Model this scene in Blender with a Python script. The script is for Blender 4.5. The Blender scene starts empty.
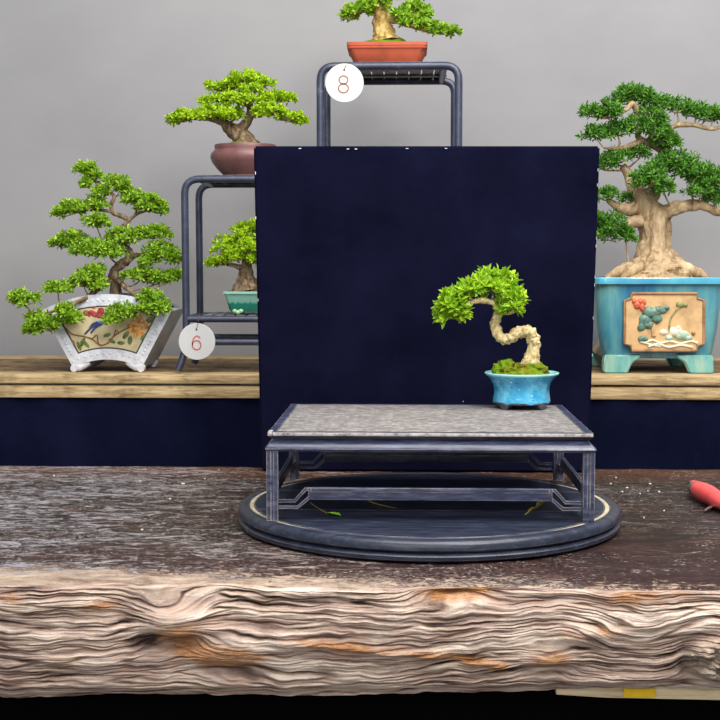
import bpy, bmesh, math, random
import numpy as np
from mathutils import Vector, Matrix, Euler, noise as mnoise

# ------------------------------------------------------------------ camera, world, lights
scene = bpy.context.scene
COL = scene.collection
F_PX = 1300.0
PITCH = math.atan(96.0 / F_PX)
YAW = math.atan(45.0 / F_PX)
TZ = 0.75                       # top of the wooden slab
CAM = Vector((0.0, 0.0, TZ + 0.383))
ROT = Matrix.Rotation(YAW, 3, 'Z') @ Matrix.Rotation(math.pi / 2 - PITCH, 3, 'X')
cd = bpy.data.cameras.new('camera')
cam = bpy.data.objects.new('camera', cd)
COL.objects.link(cam)
cam.location = CAM
cam.rotation_euler = ROT.to_euler()
cd.sensor_width = 36.0
cd.sensor_fit = 'HORIZONTAL'
cd.lens = F_PX / 720.0 * 36.0
cd.clip_start = 0.02
scene.camera = cam

world = bpy.data.worlds.new('world')
scene.world = world
world.use_nodes = True
bg = world.node_tree.nodes['Background']
bg.inputs['Color'].default_value = (0.93, 0.96, 1.0, 1)
bg.inputs['Strength'].default_value = 0.42


def area(name, loc, target, size, sizey, energy, color):
    l = bpy.data.lights.new(name, 'AREA')
    l.shape = 'RECTANGLE'
    l.size = size
    l.size_y = sizey
    l.energy = energy
    l.color = color
    o = bpy.data.objects.new(name, l)
    COL.objects.link(o)
    o.location = loc
    d = Vector(target) - Vector(loc)
    o.rotation_euler = d.to_track_quat('-Z', 'Y').to_euler()
    return o


area('roof_light', (0.4, 1.35, 3.1), (0.0, 2.2, 0.8), 2.6, 1.6, 108, (1.0, 0.985, 0.96))
area('lamp_light', (0.9, 0.4, 2.5), (0.0, 2.4, 0.9), 0.5, 0.5, 34, (1.0, 0.97, 0.93))
area('front_fill', (-0.5, -0.7, 1.9), (0.0, 1.9, 0.8), 1.4, 1.0, 22, (1.0, 0.98, 0.97))  # fill lamp added behind the camera to brighten the slab and stand fronts
scene.view_settings.view_transform = 'Standard'
scene.view_settings.look = 'None'
scene.view_settings.exposure = 0.0
scene.view_settings.gamma = 1.0
scene.view_settings.use_curve_mapping = False

RNG = random.Random(7)
NP = np.random.default_rng(11)


def W(px, py, Y):
    """point of the pixel's ray that stands at world depth Y"""
    d = ROT @ Vector(((px - 360) / F_PX, -(py - 360) / F_PX, -1.0))
    return CAM + d * (Y / d.y)


def WZ(px, py, z):
    """point of the pixel's ray at world height z"""
    d = ROT @ Vector(((px - 360) / F_PX, -(py - 360) / F_PX, -1.0))
    return CAM + d * ((z - CAM.z) / d.z)


# ------------------------------------------------------------------ materials
def lin(c):
    return tuple(((v / 255.0) / 12.92 if v / 255.0 <= 0.04045 else ((v / 255.0 + 0.055) / 1.055) ** 2.4) for v in c[:3]) + (1.0,)


class NT:
    def __init__(s, name, rough=0.5, spec=0.5):
        s.m = bpy.data.materials.new(name)
        s.m.use_nodes = True
        s.t = s.m.node_tree
        s.b = s.t.nodes['Principled BSDF']
        s.b.inputs['Roughness'].default_value = rough
        s.b.inputs['Specular IOR Level'].default_value = spec
        s._co = None

    def node(s, typ, **kw):
        n = s.t.nodes.new(typ)
        for k, v in kw.items():
            setattr(n, k, v)
        return n

    def link(s, a, b):
        s.t.links.new(a, b)

    def coords(s, scale=(1, 1, 1), rot=(0, 0, 0)):
        if s._co is None:
            s._co = s.node('ShaderNodeTexCoord').outputs['Object']
        mp = s.node('ShaderNodeMapping')
        mp.inputs['Scale'].default_value = scale
        mp.inputs['Rotation'].default_value = rot
        s.link(s._co, mp.inputs['Vector'])
        return mp.outputs['Vector']

    def noise(s, vec, scale, detail=4, rough=0.6, dist=0.0):
        n = s.node('ShaderNodeTexNoise')
        n.inputs['Scale'].default_value = scale
        n.inputs['Detail'].default_value = detail
        n.inputs['Roughness'].default_value = rough
        n.inputs['Distortion'].default_value = dist
        s.link(vec, n.inputs['Vector'])
        return n.outputs['Fac']

    def ramp(s, fac, stops, interp='LINEAR'):
        r = s.node('ShaderNodeValToRGB')
        e = r.color_ramp.elements
        r.color_ramp.interpolation = interp
        while len(e) < len(stops):
            e.new(0.5)
        for i, (p, c) in enumerate(stops):
            e[i].position = p
            e[i].color = c if len(c) == 4 else lin(c)
        s.link(fac, r.inputs['Fac'])
        return r.outputs['Color']

    def mask(s, fac, a, b):
        return s.ramp(fac, [(a, (0, 0, 0, 1)), (b, (1, 1, 1, 1))])

    def mix(s, fac, a, b):
        n = s.node('ShaderNodeMix', data_type='RGBA')
        for sock, v in ((n.inputs['Factor'], fac), (n.inputs['A'], a), (n.inputs['B'], b)):
            if isinstance(v, (tuple, list)):
                sock.default_value = v if len(v) == 4 else lin(v)
            elif isinstance(v, (int, float)):
                sock.default_value = v
            else:
                s.link(v, sock)
        # pick the colour sockets explicitly
        return n.outputs['Result']

    def math(s, op, a, b=0.5, clamp=False):
        n = s.node('ShaderNodeMath', operation=op)
        n.use_clamp = clamp
        for i, v in enumerate((a, b)):
            if isinstance(v, (int, float)):
                n.inputs[i].default_value = v
            else:
                s.link(v, n.inputs[i])
        return n.outputs[0]

    def attr(s, name):
        n = s.node('ShaderNodeAttribute')
        n.attribute_name = name
        return n.outputs['Fac']

    def color(s, c):
        if isinstance(c, (tuple, list)):
            s.b.inputs['Base Color'].default_value = c if len(c) == 4 else lin(c)
        else:
            s.link(c, s.b.inputs['Base Color'])
        return s

    def rough(s, r):
        s.link(r, s.b.inputs['Roughness'])
        return s

    def bump(s, h, strength=0.3, dist=0.002):
        n = s.node('ShaderNodeBump')
        n.inputs['Strength'].default_value = strength
        n.inputs['Distance'].default_value = dist
        s.link(h, n.inputs['Height'])
        s.link(n.outputs['Normal'], s.b.inputs['Normal'])
        return s


# fix: ShaderNodeMix has several sockets called A/B/Factor; address the RGBA ones by index
def _mix(s, fac, a, b):
    n = s.node('ShaderNodeMix', data_type='RGBA')
    socks = (n.inputs[0], n.inputs[6], n.inputs[7])
    for sock, v in zip(socks, (fac, a, b)):
        if isinstance(v, (tuple, list)):
            sock.default_value = v if len(v) == 4 else lin(v)
        elif isinstance(v, (int, float)):
            sock.default_value = v
        else:
            s.link(v, sock)
    return n.outputs[2]


NT.mix = _mix


def plain(name, c, rough=0.5, spec=0.5, var=0.12, scale=40, bump=0.0, metal=0.0):
    n = NT(name, rough, spec)
    f = n.noise(n.coords(), scale, 4)
    c2 = tuple(max(0, v * (1 - 2 * var)) for v in c)
    c3 = tuple(min(255, v * (1 + var)) for v in c)
    n.color(n.ramp(f, [(0.3, c2), (0.5, c), (0.72, c3)]))
    if bump:
        n.bump(f, bump, 0.002)
    n.b.inputs['Metallic'].default_value = metal
    return n.m


def leaf_mat(name, dark, mid, light, trans=0.35):
    n = NT(name, 0.45, 0.35)
    g = n.node('ShaderNodeNewGeometry').outputs['Random Per Island']
    c = n.ramp(g, [(0.0, dark), (0.45, mid), (1.0, light)])
    n.color(c)
    tr = n.node('ShaderNodeBsdfTranslucent')
    n.link(c, tr.inputs['Color'])
    mx = n.node('ShaderNodeMixShader')
    mx.inputs[0].default_value = trans
    n.link(n.b.outputs[0], mx.inputs[1])
    n.link(tr.outputs[0], mx.inputs[2])
    out = [x for x in n.t.nodes if x.type == 'OUTPUT_MATERIAL'][0]
    n.link(mx.outputs[0], out.inputs['Surface'])
    return n.m


def bark_mat(name, dark, mid, light, scale=90, stretch=(1, 1, 0.45)):
    n = NT(name, 0.85, 0.2)
    f = n.noise(n.coords(stretch), scale, 6, 0.7, 0.6)
    n.color(n.ramp(f, [(0.33, dark), (0.5, mid), (0.68, light)]))
    n.bump(f, 0.8, 0.004)
    return n.m


def velvet_mat(name, base, light, speck=0.6):
    n = NT(name, 0.9, 0.02)
    co = n.coords()
    f = n.noise(co, 6, 5, 0.6)
    c = n.ramp(f, [(0.35, base), (0.7, light)])
    g = n.noise(co, 700, 2, 0.7)
    c = n.mix(n.math('MULTIPLY', n.mask(g, 0.5, 0.8), 0.12), c, (70, 75, 105))
    v = n.node('ShaderNodeTexVoronoi')
    v.inputs['Scale'].default_value = 30
    n.link(co, v.inputs['Vector'])
    d = n.math('LESS_THAN', v.outputs['Distance'], 0.035)
    k = n.math('LESS_THAN', n.node_sep(v.outputs['Color']), 0.16)
    c = n.mix(n.math('MULTIPLY', n.math('MULTIPLY', d, k), speck), c, (215, 215, 225))
    n.color(c)
    n.bump(g, 0.25, 0.001)
    return n.m


def _sep(s, col):
    n = s.node('ShaderNodeSeparateColor')
    s.link(col, n.inputs[0])
    return n.outputs[0]


NT.node_sep = _sep


def wood_mat(name, stops, stretch, scale, rough=0.6, bump=0.4, dist=0.5):
    n = NT(name, rough, 0.35)
    f = n.noise(n.coords(stretch), scale, 7, 0.65, dist)
    n.color(n.ramp(f, stops))
    n.bump(f, bump, 0.003)
    return n.m


def lacquer_mat(name, stops, rough=0.3, wear=0.9):
    """old blue-black lacquer with worn pale edges"""
    n = NT(name, rough, 0.5)
    f = n.noise(n.coords((1, 5, 5)), 22, 7, 0.7, 0.3)
    c = n.ramp(f, stops)
    bv = n.node('ShaderNodeBevel')
    bv.samples = 6
    bv.inputs['Radius'].default_value = 0.0016
    geo = n.node('ShaderNodeNewGeometry')
    dt = n.node('ShaderNodeVectorMath', operation='DOT_PRODUCT')
    n.link(bv.outputs[0], dt.inputs[0])
    n.link(geo.outputs['Normal'], dt.inputs[1])
    w = n.math('MULTIPLY', n.mask(n.math('SUBTRACT', 1.0, dt.outputs['Value']), 0.02, 0.13), n.mask(n.noise(n.coords(), 34, 5), 0.36, 0.56))
    c = n.mix(n.math('MULTIPLY', w, wear), c, (196, 188, 178))
    n.color(c)
    n.bump(f, 0.15, 0.002)
    return n.m


M = {}
M['navy'] = velvet_mat('navy_velvet', (8, 8, 26), (17, 18, 40))
M['navy_drape'] = velvet_mat('navy_drape', (10, 13, 34), (17, 20, 44), 0.5)
M['lacquer'] = lacquer_mat('worn_lacquer', [(0.28, (26, 29, 46)), (0.5, (54, 58, 82)), (0.70, (92, 96, 118)), (0.82, (134, 136, 148))])
M['lacquer_dark'] = lacquer_mat('dark_lacquer', [(0.28, (18, 21, 34)), (0.5, (37, 42, 58)), (0.75, (66, 72, 90))], 0.36, 0.45)
M['strip'] = plain('worn_pale_edge', (168, 160, 152), 0.6, 0.3, 0.2, 120)
n = NT('grey_felt', 0.9, 0.15)
f = n.noise(n.coords((1, 1.3, 1)), 85, 8, 0.8)
g = n.noise(n.coords(), 9, 3)
c = n.ramp(f, [(0.34, (72, 68, 66)), (0.5, (118, 114, 112)), (0.66, (166, 160, 156))])
c = n.mix(n.math('MULTIPLY', n.mask(g, 0.45, 0.75), 0.4), c, (94, 92, 98))
n.color(c)
n.bump(f, 0.5, 0.002)
M['felt'] = n.m
n = NT('ring_inlay', 0.5, 0.4)
sx = n.node('ShaderNodeSeparateXYZ')
n.link(n.coords(), sx.inputs[0])
w = n.math('ADD', n.math('ABSOLUTE', sx.outputs[0], 0), n.math('MULTIPLY', n.noise(n.coords(), 12, 4), 0.10))
n.color(n.mix(n.mask(w, 0.21, 0.27), (74, 76, 88), n.ramp(n.noise(n.coords(), 60, 3), [(0.3, (160, 148, 122)), (0.7, (206, 194, 168))])))
M['cream'] = n.m
M['tube'] = NT('blue_black_enamel', 0.32, 0.6).color((34, 40, 62)).m
n = NT('blue_black_enamel_worn', 0.36, 0.6)
f = n.noise(n.coords((1, 1, 1)), 30, 6, 0.7)
n.color(n.ramp(f, [(0.35, (36, 41, 60)), (0.6, (56, 62, 84)), (0.8, (112, 116, 128))]))
M['tube'] = n.m
M['slat'] = plain('grey_slat', (104, 104, 104), 0.5, 0.5, 0.2, 50)
M['white'] = plain('white_tag', (208, 207, 205), 0.45, 0.4, 0.01, 20)
M['ink8'] = plain('pale_brown_ink', (150, 108, 88), 0.7, 0.2, 0.1, 80)
M['ink6'] = plain('pale_red_ink', (190, 104, 88), 0.7, 0.2, 0.1, 80)
M['thread'] = plain('twine', (120, 90, 70), 0.8, 0.2)
M['leaf_lime'] = leaf_mat('lime_leaves', (98, 146, 16), (150, 196, 34), (206, 232, 70))
M['leaf_bright'] = leaf_mat('yellow_green_leaves', (122, 162, 12), (166, 204, 28), (214, 236, 66))
M['leaf_green'] = leaf_mat('green_leaves', (92, 138, 24), (138, 182, 40), (190, 220, 76))
M['leaf_dark'] = leaf_mat('dark_leaves', (48, 100, 28), (80, 138, 42), (132, 182, 70), 0.28)
M['bark_pale'] = bark_mat('pale_bark', (128, 100, 56), (206, 184, 132), (238, 222, 178), 210, (1, 1, 0.7))
M['bark_brown'] = bark_mat('brown_bark', (70, 54, 38), (124, 102, 78), (178, 160, 132), 90)
M['bark_gold'] = bark_mat('gold_bark', (120, 88, 40), (186, 156, 92), (216, 192, 132), 100)
M['bark_tan'] = bark_mat('tan_bark', (112, 88, 64), (172, 146, 112), (208, 184, 148), 55)
M['soil'] = bark_mat('soil', (44, 32, 22), (82, 62, 42), (120, 96, 64), 160, (1, 1, 1))
M['soil_tan'] = bark_mat('tan_soil', (104, 78, 52), (156, 126, 88), (196, 166, 122), 120, (1, 1, 1))
n = NT('moss', 0.95, 0.1)
f = n.noise(n.coords(), 130, 6, 0.7)
g = n.noise(n.coords(), 38, 3)
c = n.ramp(f, [(0.3, (52, 42, 14)), (0.5, (104, 98, 24)), (0.7, (150, 150, 40))])
c = n.mix(n.math('MULTIPLY', n.mask(g, 0.42, 0.62), 0.75), c, (104, 150, 26))
n.color(c)
n.bump(f, 1.0, 0.005)
M['moss'] = n.m


def glaze(name, stops, scale, stretch=(1, 1, 0.3), rough=0.15, z_dark=None):
    n = NT(name, rough, 0.6)
    f = n.noise(n.coords(stretch), scale, 5, 0.6, 0.4)
    c = n.ramp(f, stops)
    n.color(c)
    n.b.inputs['Coat Weight'].default_value = 0.35
    n.b.inputs['Coat Roughness'].default_value = 0.08
    return n


n = glaze('sky_blue_glaze', [(0.3, (40, 134, 182)), (0.5, (64, 166, 208)), (0.7, (110, 196, 222))], 55, (1, 1, 1))
v = n.node('ShaderNodeTexVoronoi')
v.inputs['Scale'].default_value = 150
n.link(n.coords(), v.inputs['Vector'])
sp = n.math('LESS_THAN', v.outputs['Distance'], 0.24)
pick = n.node_sep(v.outputs['Color'])
base = n.b.inputs['Base Color'].links[0].from_socket
c = n.mix(n.math('MULTIPLY', sp, n.math('LESS_THAN', pick, 0.16)), base, (40, 84, 96))
c = n.mix(n.math('MULTIPLY', sp, n.math('GREATER_THAN', pick, 0.86)), c, (196, 226, 226))
n.color(c)
M['sky_glaze'] = n.m
M['pale_rim'] = plain('pale_turquoise_rim', (150, 214, 214), 0.2, 0.6, 0.06, 30)
M['bare_clay'] = plain('dark_bare_clay', (78, 74, 80), 0.8, 0.2, 0.2, 90)
M['turq'] = glaze('streaked_turquoise_glaze', [(0.28, (14, 66, 126)), (0.42, (44, 118, 150)), (0.56, (88, 150, 158)), (0.74, (132, 180, 168))], 15, (1.0, 1.0, 0.22)).m
M['turq_rim'] = glaze('blue_rim_glaze', [(0.3, (40, 130, 170)), (0.7, (96, 180, 200))], 12).m
M['foot_glaze'] = glaze('green_foot_glaze', [(0.3, (60, 140, 150)), (0.55, (120, 176, 166)), (0.75, (180, 190, 160))], 25).m
M['panel_clay'] = plain('peach_clay', (208, 170, 122), 0.75, 0.2, 0.07, 30, 0.1)
M['frame_clay'] = plain('brown_clay', (158, 118, 84), 0.6, 0.3, 0.12, 60)
M['r_red'] = plain('coral_relief', (214, 104, 74), 0.5, 0.4, 0.15, 120)
M['r_green'] = plain('celadon_relief', (92, 124, 108), 0.4, 0.5, 0.2, 90)
M['r_olive'] = plain('olive_relief', (140, 140, 92), 0.5, 0.4, 0.15, 90)
M['r_white'] = plain('cream_relief', (226, 220, 192), 0.45, 0.4, 0.08, 90)
M['r_mint'] = plain('mint_relief', (172, 196, 170), 0.45, 0.4, 0.1, 90)
M['terracotta'] = plain('red_clay', (176, 84, 58), 0.6, 0.3, 0.07, 25)
M['brown_clay'] = plain('purple_brown_clay', (112, 74, 72), 0.42, 0.45, 0.1, 20)
n = NT('green_drip_glaze', 0.15, 0.6)
sepn = n.node('ShaderNodeSeparateXYZ')
n.link(n.coords(), sepn.inputs[0])
wob = n.noise(n.coords((1, 1, 0.05)), 110, 3)
h = n.math('ADD', sepn.outputs[2], n.math('MULTIPLY', wob, 0.016))
c = n.ramp(n.math('MULTIPLY', h, 20.0), [(0.0, (26, 118, 96)), (0.62, (34, 134, 112)), (0.70, (128, 190, 168)), (1.0, (150, 204, 184))])
n.color(c)
M['green_glaze'] = n.m
M['pale_green'] = plain('pale_green_glaze', (176, 214, 170), 0.25, 0.5, 0.08, 50)
M['porcelain'] = plain('white_porcelain', (206, 208, 216), 0.22, 0.55, 0.07, 60)
M['porcelain_grey'] = plain('grey_porcelain', (168, 170, 180), 0.3, 0.5, 0.1, 40)
M['panel_cream'] = plain('cream_enamel', (196, 182, 142), 0.35, 0.45, 0.06, 30)
M['line'] = plain('dark_outline', (66, 60, 58), 0.5, 0.3)
M['p_blue'] = plain('blue_paint', (92, 116, 162), 0.4, 0.4, 0.3, 160)
M['p_indigo'] = plain('indigo_paint', (58, 68, 112), 0.4, 0.4, 0.2, 160)
M['p_red'] = plain('red_paint', (158, 58, 54), 0.4, 0.4, 0.25, 160)
M['p_orange'] = plain('orange_paint', (204, 142, 70), 0.4, 0.4, 0.2, 160)
M['p_green'] = plain('green_paint', (92, 108, 52), 0.4, 0.4, 0.3, 160)
M['p_brown'] = plain('brown_paint', (132, 92, 52), 0.4, 0.4, 0.2, 160)
M['steel'] = plain('steel', (190, 192, 196), 0.25, 0.5, 0.08, 50, 0, 0.9)
M['red_grip'] = plain('coral_grip', (220, 84, 84), 0.35, 0.5, 0.06, 30)
M['grey_grip'] = plain('grey_grip', (96, 94, 100), 0.5, 0.4, 0.1, 40)
M['chip'] = plain('pale_chip', (214, 200, 176), 0.8, 0.2, 0.15, 200)
M['green_leaf'] = plain('fresh_leaf', (132, 186, 46), 0.5, 0.4, 0.1, 150)
M['dry_leaf'] = plain('dry_leaf', (150, 134, 72), 0.8, 0.2, 0.2, 150)
M['staple'] = plain('staple_metal', (210, 212, 220), 0.3, 0.5, 0.05, 50, 0, 0.6)
M['tape'] = plain('yellow_tape', (232, 190, 24), 0.5, 0.4, 0.03, 60)
M['black'] = plain('black_cloth', (6, 6, 9), 0.95, 0.05, 0.2, 200)
M['sawn'] = wood_mat('sawn_wood', [(0.3, (176, 150, 112)), (0.5, (214, 194, 156)), (0.7, (232, 216, 182))], (2, 20, 20), 8, 0.7, 0.2)
shelf_co = (2.2, 26, 26)
n = NT('weathered_shelf_plank', 0.75, 0.25)
f = n.noise(n.coords(shelf_co), 5, 7, 0.65, 0.4)
g = n.noise(n.coords((4, 8, 8)), 4, 5, 0.7)
c = n.ramp(f, [(0.3, (112, 88, 58)), (0.48, (176, 150, 108)), (0.7, (214, 190, 146))])
c = n.mix(n.math('MULTIPLY', n.mask(g, 0.52, 0.72), 0.7), c, (74, 66, 44))
n.color(c)
n.bump(f, 0.4, 0.003)
M['shelf'] = n.m
n = NT('dirty_shelf_plank', 0.85, 0.2)
f = n.noise(n.coords(shelf_co), 5, 7, 0.65, 0.4)
g = n.noise(n.coords((5, 10, 10)), 5, 5, 0.7)
c = n.ramp(f, [(0.3, (92, 72, 54)), (0.5, (134, 110, 84)), (0.7, (172, 150, 118))])
c = n.mix(n.math('MULTIPLY', n.mask(g, 0.45, 0.65), 0.8), c, (66, 48, 34))
n.color(c)
M['shelf_dirty'] = n.m
n = NT('grey_wall', 0.85, 0.2)
f = n.noise(n.coords((1, 1, 1.6)), 1.7, 4, 0.55)
n.color(n.ramp(f, [(0.3, (142, 141, 144)), (0.5, (150, 149, 151)), (0.7, (158, 156, 156))]))
M['wall'] = n.m
M['floor'] = plain('grey_floor', (120, 118, 116), 0.8, 0.3, 0.1, 6)


# ------------------------------------------------------------------ mesh helpers
class MB:
    """collects shapes in world coordinates, builds ONE mesh object"""

    def __init__(s):
        s.v, s.f, s.mi, s.sm = [], [], [], []
        s.mats = []
        s.cur = 0
        s.smooth = True

    def mat(s, m):
        if m not in s.mats:
            s.mats.append(m)
        s.cur = s.mats.index(m)
        return s

    def add(s, verts, faces, smooth=None):
        o = len(s.v)
        s.v.extend([tuple(p) for p in verts])
        for fc in faces:
            s.f.append([i + o for i in fc])
            s.mi.append(s.cur)
            s.sm.append(s.smooth if smooth is None else smooth)
        return s

    def box(s, lo, hi, bevel=0.0, xf=None, seg=2):
        bm = bmesh.new()
        bmesh.ops.create_cube(bm, size=1.0)
        lo, hi = Vector(lo), Vector(hi)
        for v in bm.verts:
            v.co = Vector([(lo[i] + hi[i]) / 2 + v.co[i] * (hi[i] - lo[i]) for i in range(3)])
        if bevel > 0:
            bmesh.ops.bevel(bm, geom=bm.edges[:], offset=bevel, segments=seg, affect='EDGES', profile=0.6)
        s.addbm(bm, xf)
        return s

    def addbm(s, bm, xf=None):
        bm.verts.index_update()
        vs = [(xf @ v.co if xf else v.co.copy()) for v in bm.verts]
        s.add(vs, [[v.index for v in f.verts] for f in bm.faces])
        bm.free()

    def tube(s, pts, rad, n=10, cap=True, wob=0.0, wf=60.0, sub=1, flat=1.0, wz=1.0):
        pts = [Vector(p) for p in pts]
        if isinstance(rad, (int, float)):
            rad = [rad] * len(pts)
        if sub > 1:
            pts, rad = catmull(pts, rad, sub)
        vs, fs = [], []
        up = Vector((0.13, 0.31, 0.94))
        N = len(pts)
        prev = None
        for i, p in enumerate(pts):
            t = (pts[min(i + 1, N - 1)] - pts[max(i - 1, 0)])
            if t.length < 1e-9:
                t = Vector((0, 0, 1))
            t.normalize()
            if prev is None:
                a = t.cross(up)
                if a.length < 0.05:
                    a = t.cross(Vector((1, 0, 0)))
            else:
                a = prev - t * prev.dot(t)
            a.normalize()
            prev = a
            b = t.cross(a)
            for k in range(n):
                th = 2 * math.pi * k / n
                r = rad[i]
                d = a * math.cos(th) + b * math.sin(th) * flat
                q = p + d * r
                if wob:
                    qq = Vector((q.x, q.y, q.z * wz)) * wf
                    q = p + d * r * (1 + wob * (mnoise.noise(qq) * 1.0 + 0.6 * mnoise.noise(qq * 2.3)))
                vs.append(q)
        for i in range(N - 1):
            for k in range(n):
                fs.append([i * n + k, i * n + (k + 1) % n, (i + 1) * n + (k + 1) % n, (i + 1) * n + k])
        if cap:
            fs.append(list(range(n))[::-1])
            fs.append([(N - 1) * n + k for k in range(n)])
        s.add(vs, fs)
        return s

    def lathe(s, c, prof, n=48, sx=1.0, sy=1.0, cap_first=True, cap_last=True, zfun=None):
        vs, fs = [], []
        for (r, z) in prof:
            for k in range(n):
                th = 2 * math.pi * k / n
                zz = z + (zfun(th, r, z) if zfun else 0)
                vs.append((c[0] + r * sx * math.cos(th), c[1] + r * sy * math.sin(th), c[2] + zz))
        m = len(prof)
        for i in range(m - 1):
            for k in range(n):
                fs.append([i * n + k, i * n + (k + 1) % n, (i + 1) * n + (k + 1) % n, (i + 1) * n + k])
        if cap_first:
            fs.append(list(range(n))[::-1])
        if cap_last:
            fs.append([(m - 1) * n + k for k in range(n)])
        s.add(vs, fs)
        return s

    def loft(s, c, rings, seg=5, cap_first=True, cap_last=True, chamfer=False):
        """rounded (or chamfered) rectangular cross sections (z, hx, hy, r)"""
        vs, fs = [], []
        n = None
        for (z, hx, hy, r) in rings:
            ring = rrect(hx, hy, r, 1 if chamfer else seg)
            n = len(ring)
            vs += [(c[0] + x, c[1] + y, c[2] + z) for x, y in ring]
        m = len(rings)
        for i in range(m - 1):
            for k in range(n):
                fs.append([i * n + k, i * n + (k + 1) % n, (i + 1) * n + (k + 1) % n, (i + 1) * n + k])
        if cap_first:
            fs.append(list(range(n))[::-1])
        if cap_last:
            fs.append([(m - 1) * n + k for k in range(n)])
        s.add(vs, fs)
        return s

    def prism(s, poly, y0, y1, axis='Y', xf=None):
        """extrude a polygon [(a,b)] in XZ along Y (or XY along Z)"""
        n = len(poly)
        if axis == 'Y':
            vs = [(a, y0, b) for a, b in poly] + [(a, y1, b) for a, b in poly]
        elif axis == 'X':
            vs = [(y0, a, b) for a, b in poly] + [(y1, a, b) for a, b in poly]
        else:
            vs = [(a, b, y0) for a, b in poly] + [(a, b, y1) for a, b in poly]
        if xf:
            vs = [xf @ Vector(v) for v in vs]
        fs = [list(range(n))[::-1], [n + k for k in range(n)]]
        for k in range(n):
            fs.append([k, (k + 1) % n, n + (k + 1) % n, n + k])
        s.add(vs, fs, False)
        return s

    def ball(s, c, r, n=10, m=7, wob=0.0, wf=60, hemi=False):
        r = (r, r, r) if isinstance(r, (int, float)) else r
        vs, fs = [], []
        for i in range(m + 1):
            ph = -math.pi / 2 + math.pi * i / m
            for k in range(n):
                th = 2 * math.pi * k / n
                d = Vector((math.cos(ph) * math.cos(th), math.cos(ph) * math.sin(th), math.sin(ph)))
                q = Vector(c) + Vector((d.x * r[0], d.y * r[1], d.z * r[2]))
                if wob:
                    e = 1 + wob * mnoise.noise(q * wf)
                    q = Vector(c) + Vector((d.x * r[0], d.y * r[1], d.z * r[2])) * e
                vs.append(q)
        for i in range(m):
            for k in range(n):
                fs.append([i * n + k, i * n + (k + 1) % n, (i + 1) * n + (k + 1) % n, (i + 1) * n + k])
        s.add(vs, fs)
        return s

    def build(s, name, mat=None, parent=None, origin=None, weld=False, recalc=True):
        me = bpy.data.meshes.new(name)
        if parent is not None:
            origin = ORIG[parent.name]
        elif origin is None:
            origin = Vector((0, 0, 0))
        origin = Vector(origin)
        me.from_pydata([(p[0] - origin.x, p[1] - origin.y, p[2] - origin.z) for p in s.v], [], s.f)
        if s.mats:
            for mm in s.mats:
                me.materials.append(mm)
            me.polygons.foreach_set('material_index', s.mi)
        else:
            me.materials.append(mat)
        me.polygons.foreach_set('use_smooth', s.sm)
        if recalc and len(s.f) < 60000:
            bm = bmesh.new()
            bm.from_mesh(me)
            if weld:
                bmesh.ops.remove_doubles(bm, verts=bm.verts[:], dist=1e-5)
            bmesh.ops.recalc_face_normals(bm, faces=bm.faces[:])
            bm.to_mesh(me)
            bm.free()
        o = bpy.data.objects.new(name, me)
        COL.objects.link(o)
        if parent is not None:
            o.parent = parent
        else:
            o.location = origin
        ORIG[o.name] = origin
        try:
            me.set_sharp_from_angle(angle=math.radians(38))
        except Exception:
            pass
        return o


ORIG = {}


def rrect(hx, hy, r, seg):
    pts = []
    for (sx, sy, a0) in ((1, -1, -90), (1, 1, 0), (-1, 1, 90), (-1, -1, 180)):
        for k in range(seg + 1):
            a = math.radians(a0 + 90.0 * k / seg)
            pts.append((sx * (hx - r) + r * math.cos(a), sy * (hy - r) + r * math.sin(a)))
    return pts


def catmull(pts, rad, sub):
    P, R = [], []
    n = len(pts)
    for i in range(n - 1):
        p0, p1, p2, p3 = pts[max(i - 1, 0)], pts[i], pts[i + 1], pts[min(i + 2, n - 1)]
        for k in range(sub):
            t = k / sub
            t2, t3 = t * t, t * t * t
            P.append(0.5 * ((2 * p1) + (p2 - p0) * t + (2 * p0 - 5 * p1 + 4 * p2 - p3) * t2 + (3 * p1 - p0 - 3 * p2 + p3) * t3))
            R.append(rad[i] * (1 - t) + rad[i + 1] * t)
    P.append(pts[-1])
    R.append(rad[-1])
    return P, R


def thing(name, label, cat, loc, group=None):
    o = bpy.data.objects.new(name, None)
    COL.objects.link(o)
    o.empty_display_size = 0.05
    o.location = loc
    ORIG[o.name] = Vector(loc)
    return tag(o, label, cat, group)


def tag(o, label, cat, group=None):
    o['label'] = label
    o['category'] = cat
    if group:
        o['group'] = group
    return o


def struct(o):
    o['kind'] = 'structure'
    return o


# ------------------------------------------------------------------ the setting
SH_Z = CAM.z - 0.2310      # top of the shelf
WALL_Y = 3.32
b = MB()
b.box((-2.2, WALL_Y, 0), (2.2, WALL_Y + 0.06, 2.6))
struct(b.build('wall_back', M['wall']))
b = MB()
b.box((-2.2, -0.8, -0.04), (2.2, WALL_Y + 0.06, 0))
struct(b.build('floor', M['floor']))

# ------------------------------------------------------------------ wooden slab with a live edge
def perlin(x, y, seed=0):
    rs = np.random.default_rng(seed)
    perm = rs.permutation(512)
    perm = np.concatenate([perm, perm])
    ang = rs.random(512) * 2 * np.pi
    gx, gy = np.cos(ang), np.sin(ang)
    xi = np.floor(x).astype(int)
    yi = np.floor(y).astype(int)
    xf, yf = x - xi, y - yi
    u = xf * xf * xf * (xf * (xf * 6 - 15) + 10)
    v = yf * yf * yf * (yf * (yf * 6 - 15) + 10)

    def g(ix, iy, dx, dy):
        h = perm[(perm[ix & 511] + iy) & 511]
        return gx[h] * dx + gy[h] * dy
    a = g(xi, yi, xf, yf)
    bb = g(xi + 1, yi, xf - 1, yf)
    c_ = g(xi, yi + 1, xf, yf - 1)
    d = g(xi + 1, yi + 1, xf - 1, yf - 1)
    return ((a * (1 - u) + bb * u) * (1 - v) + (c_ * (1 - u) + d * u) * v) * 1.5


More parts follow.
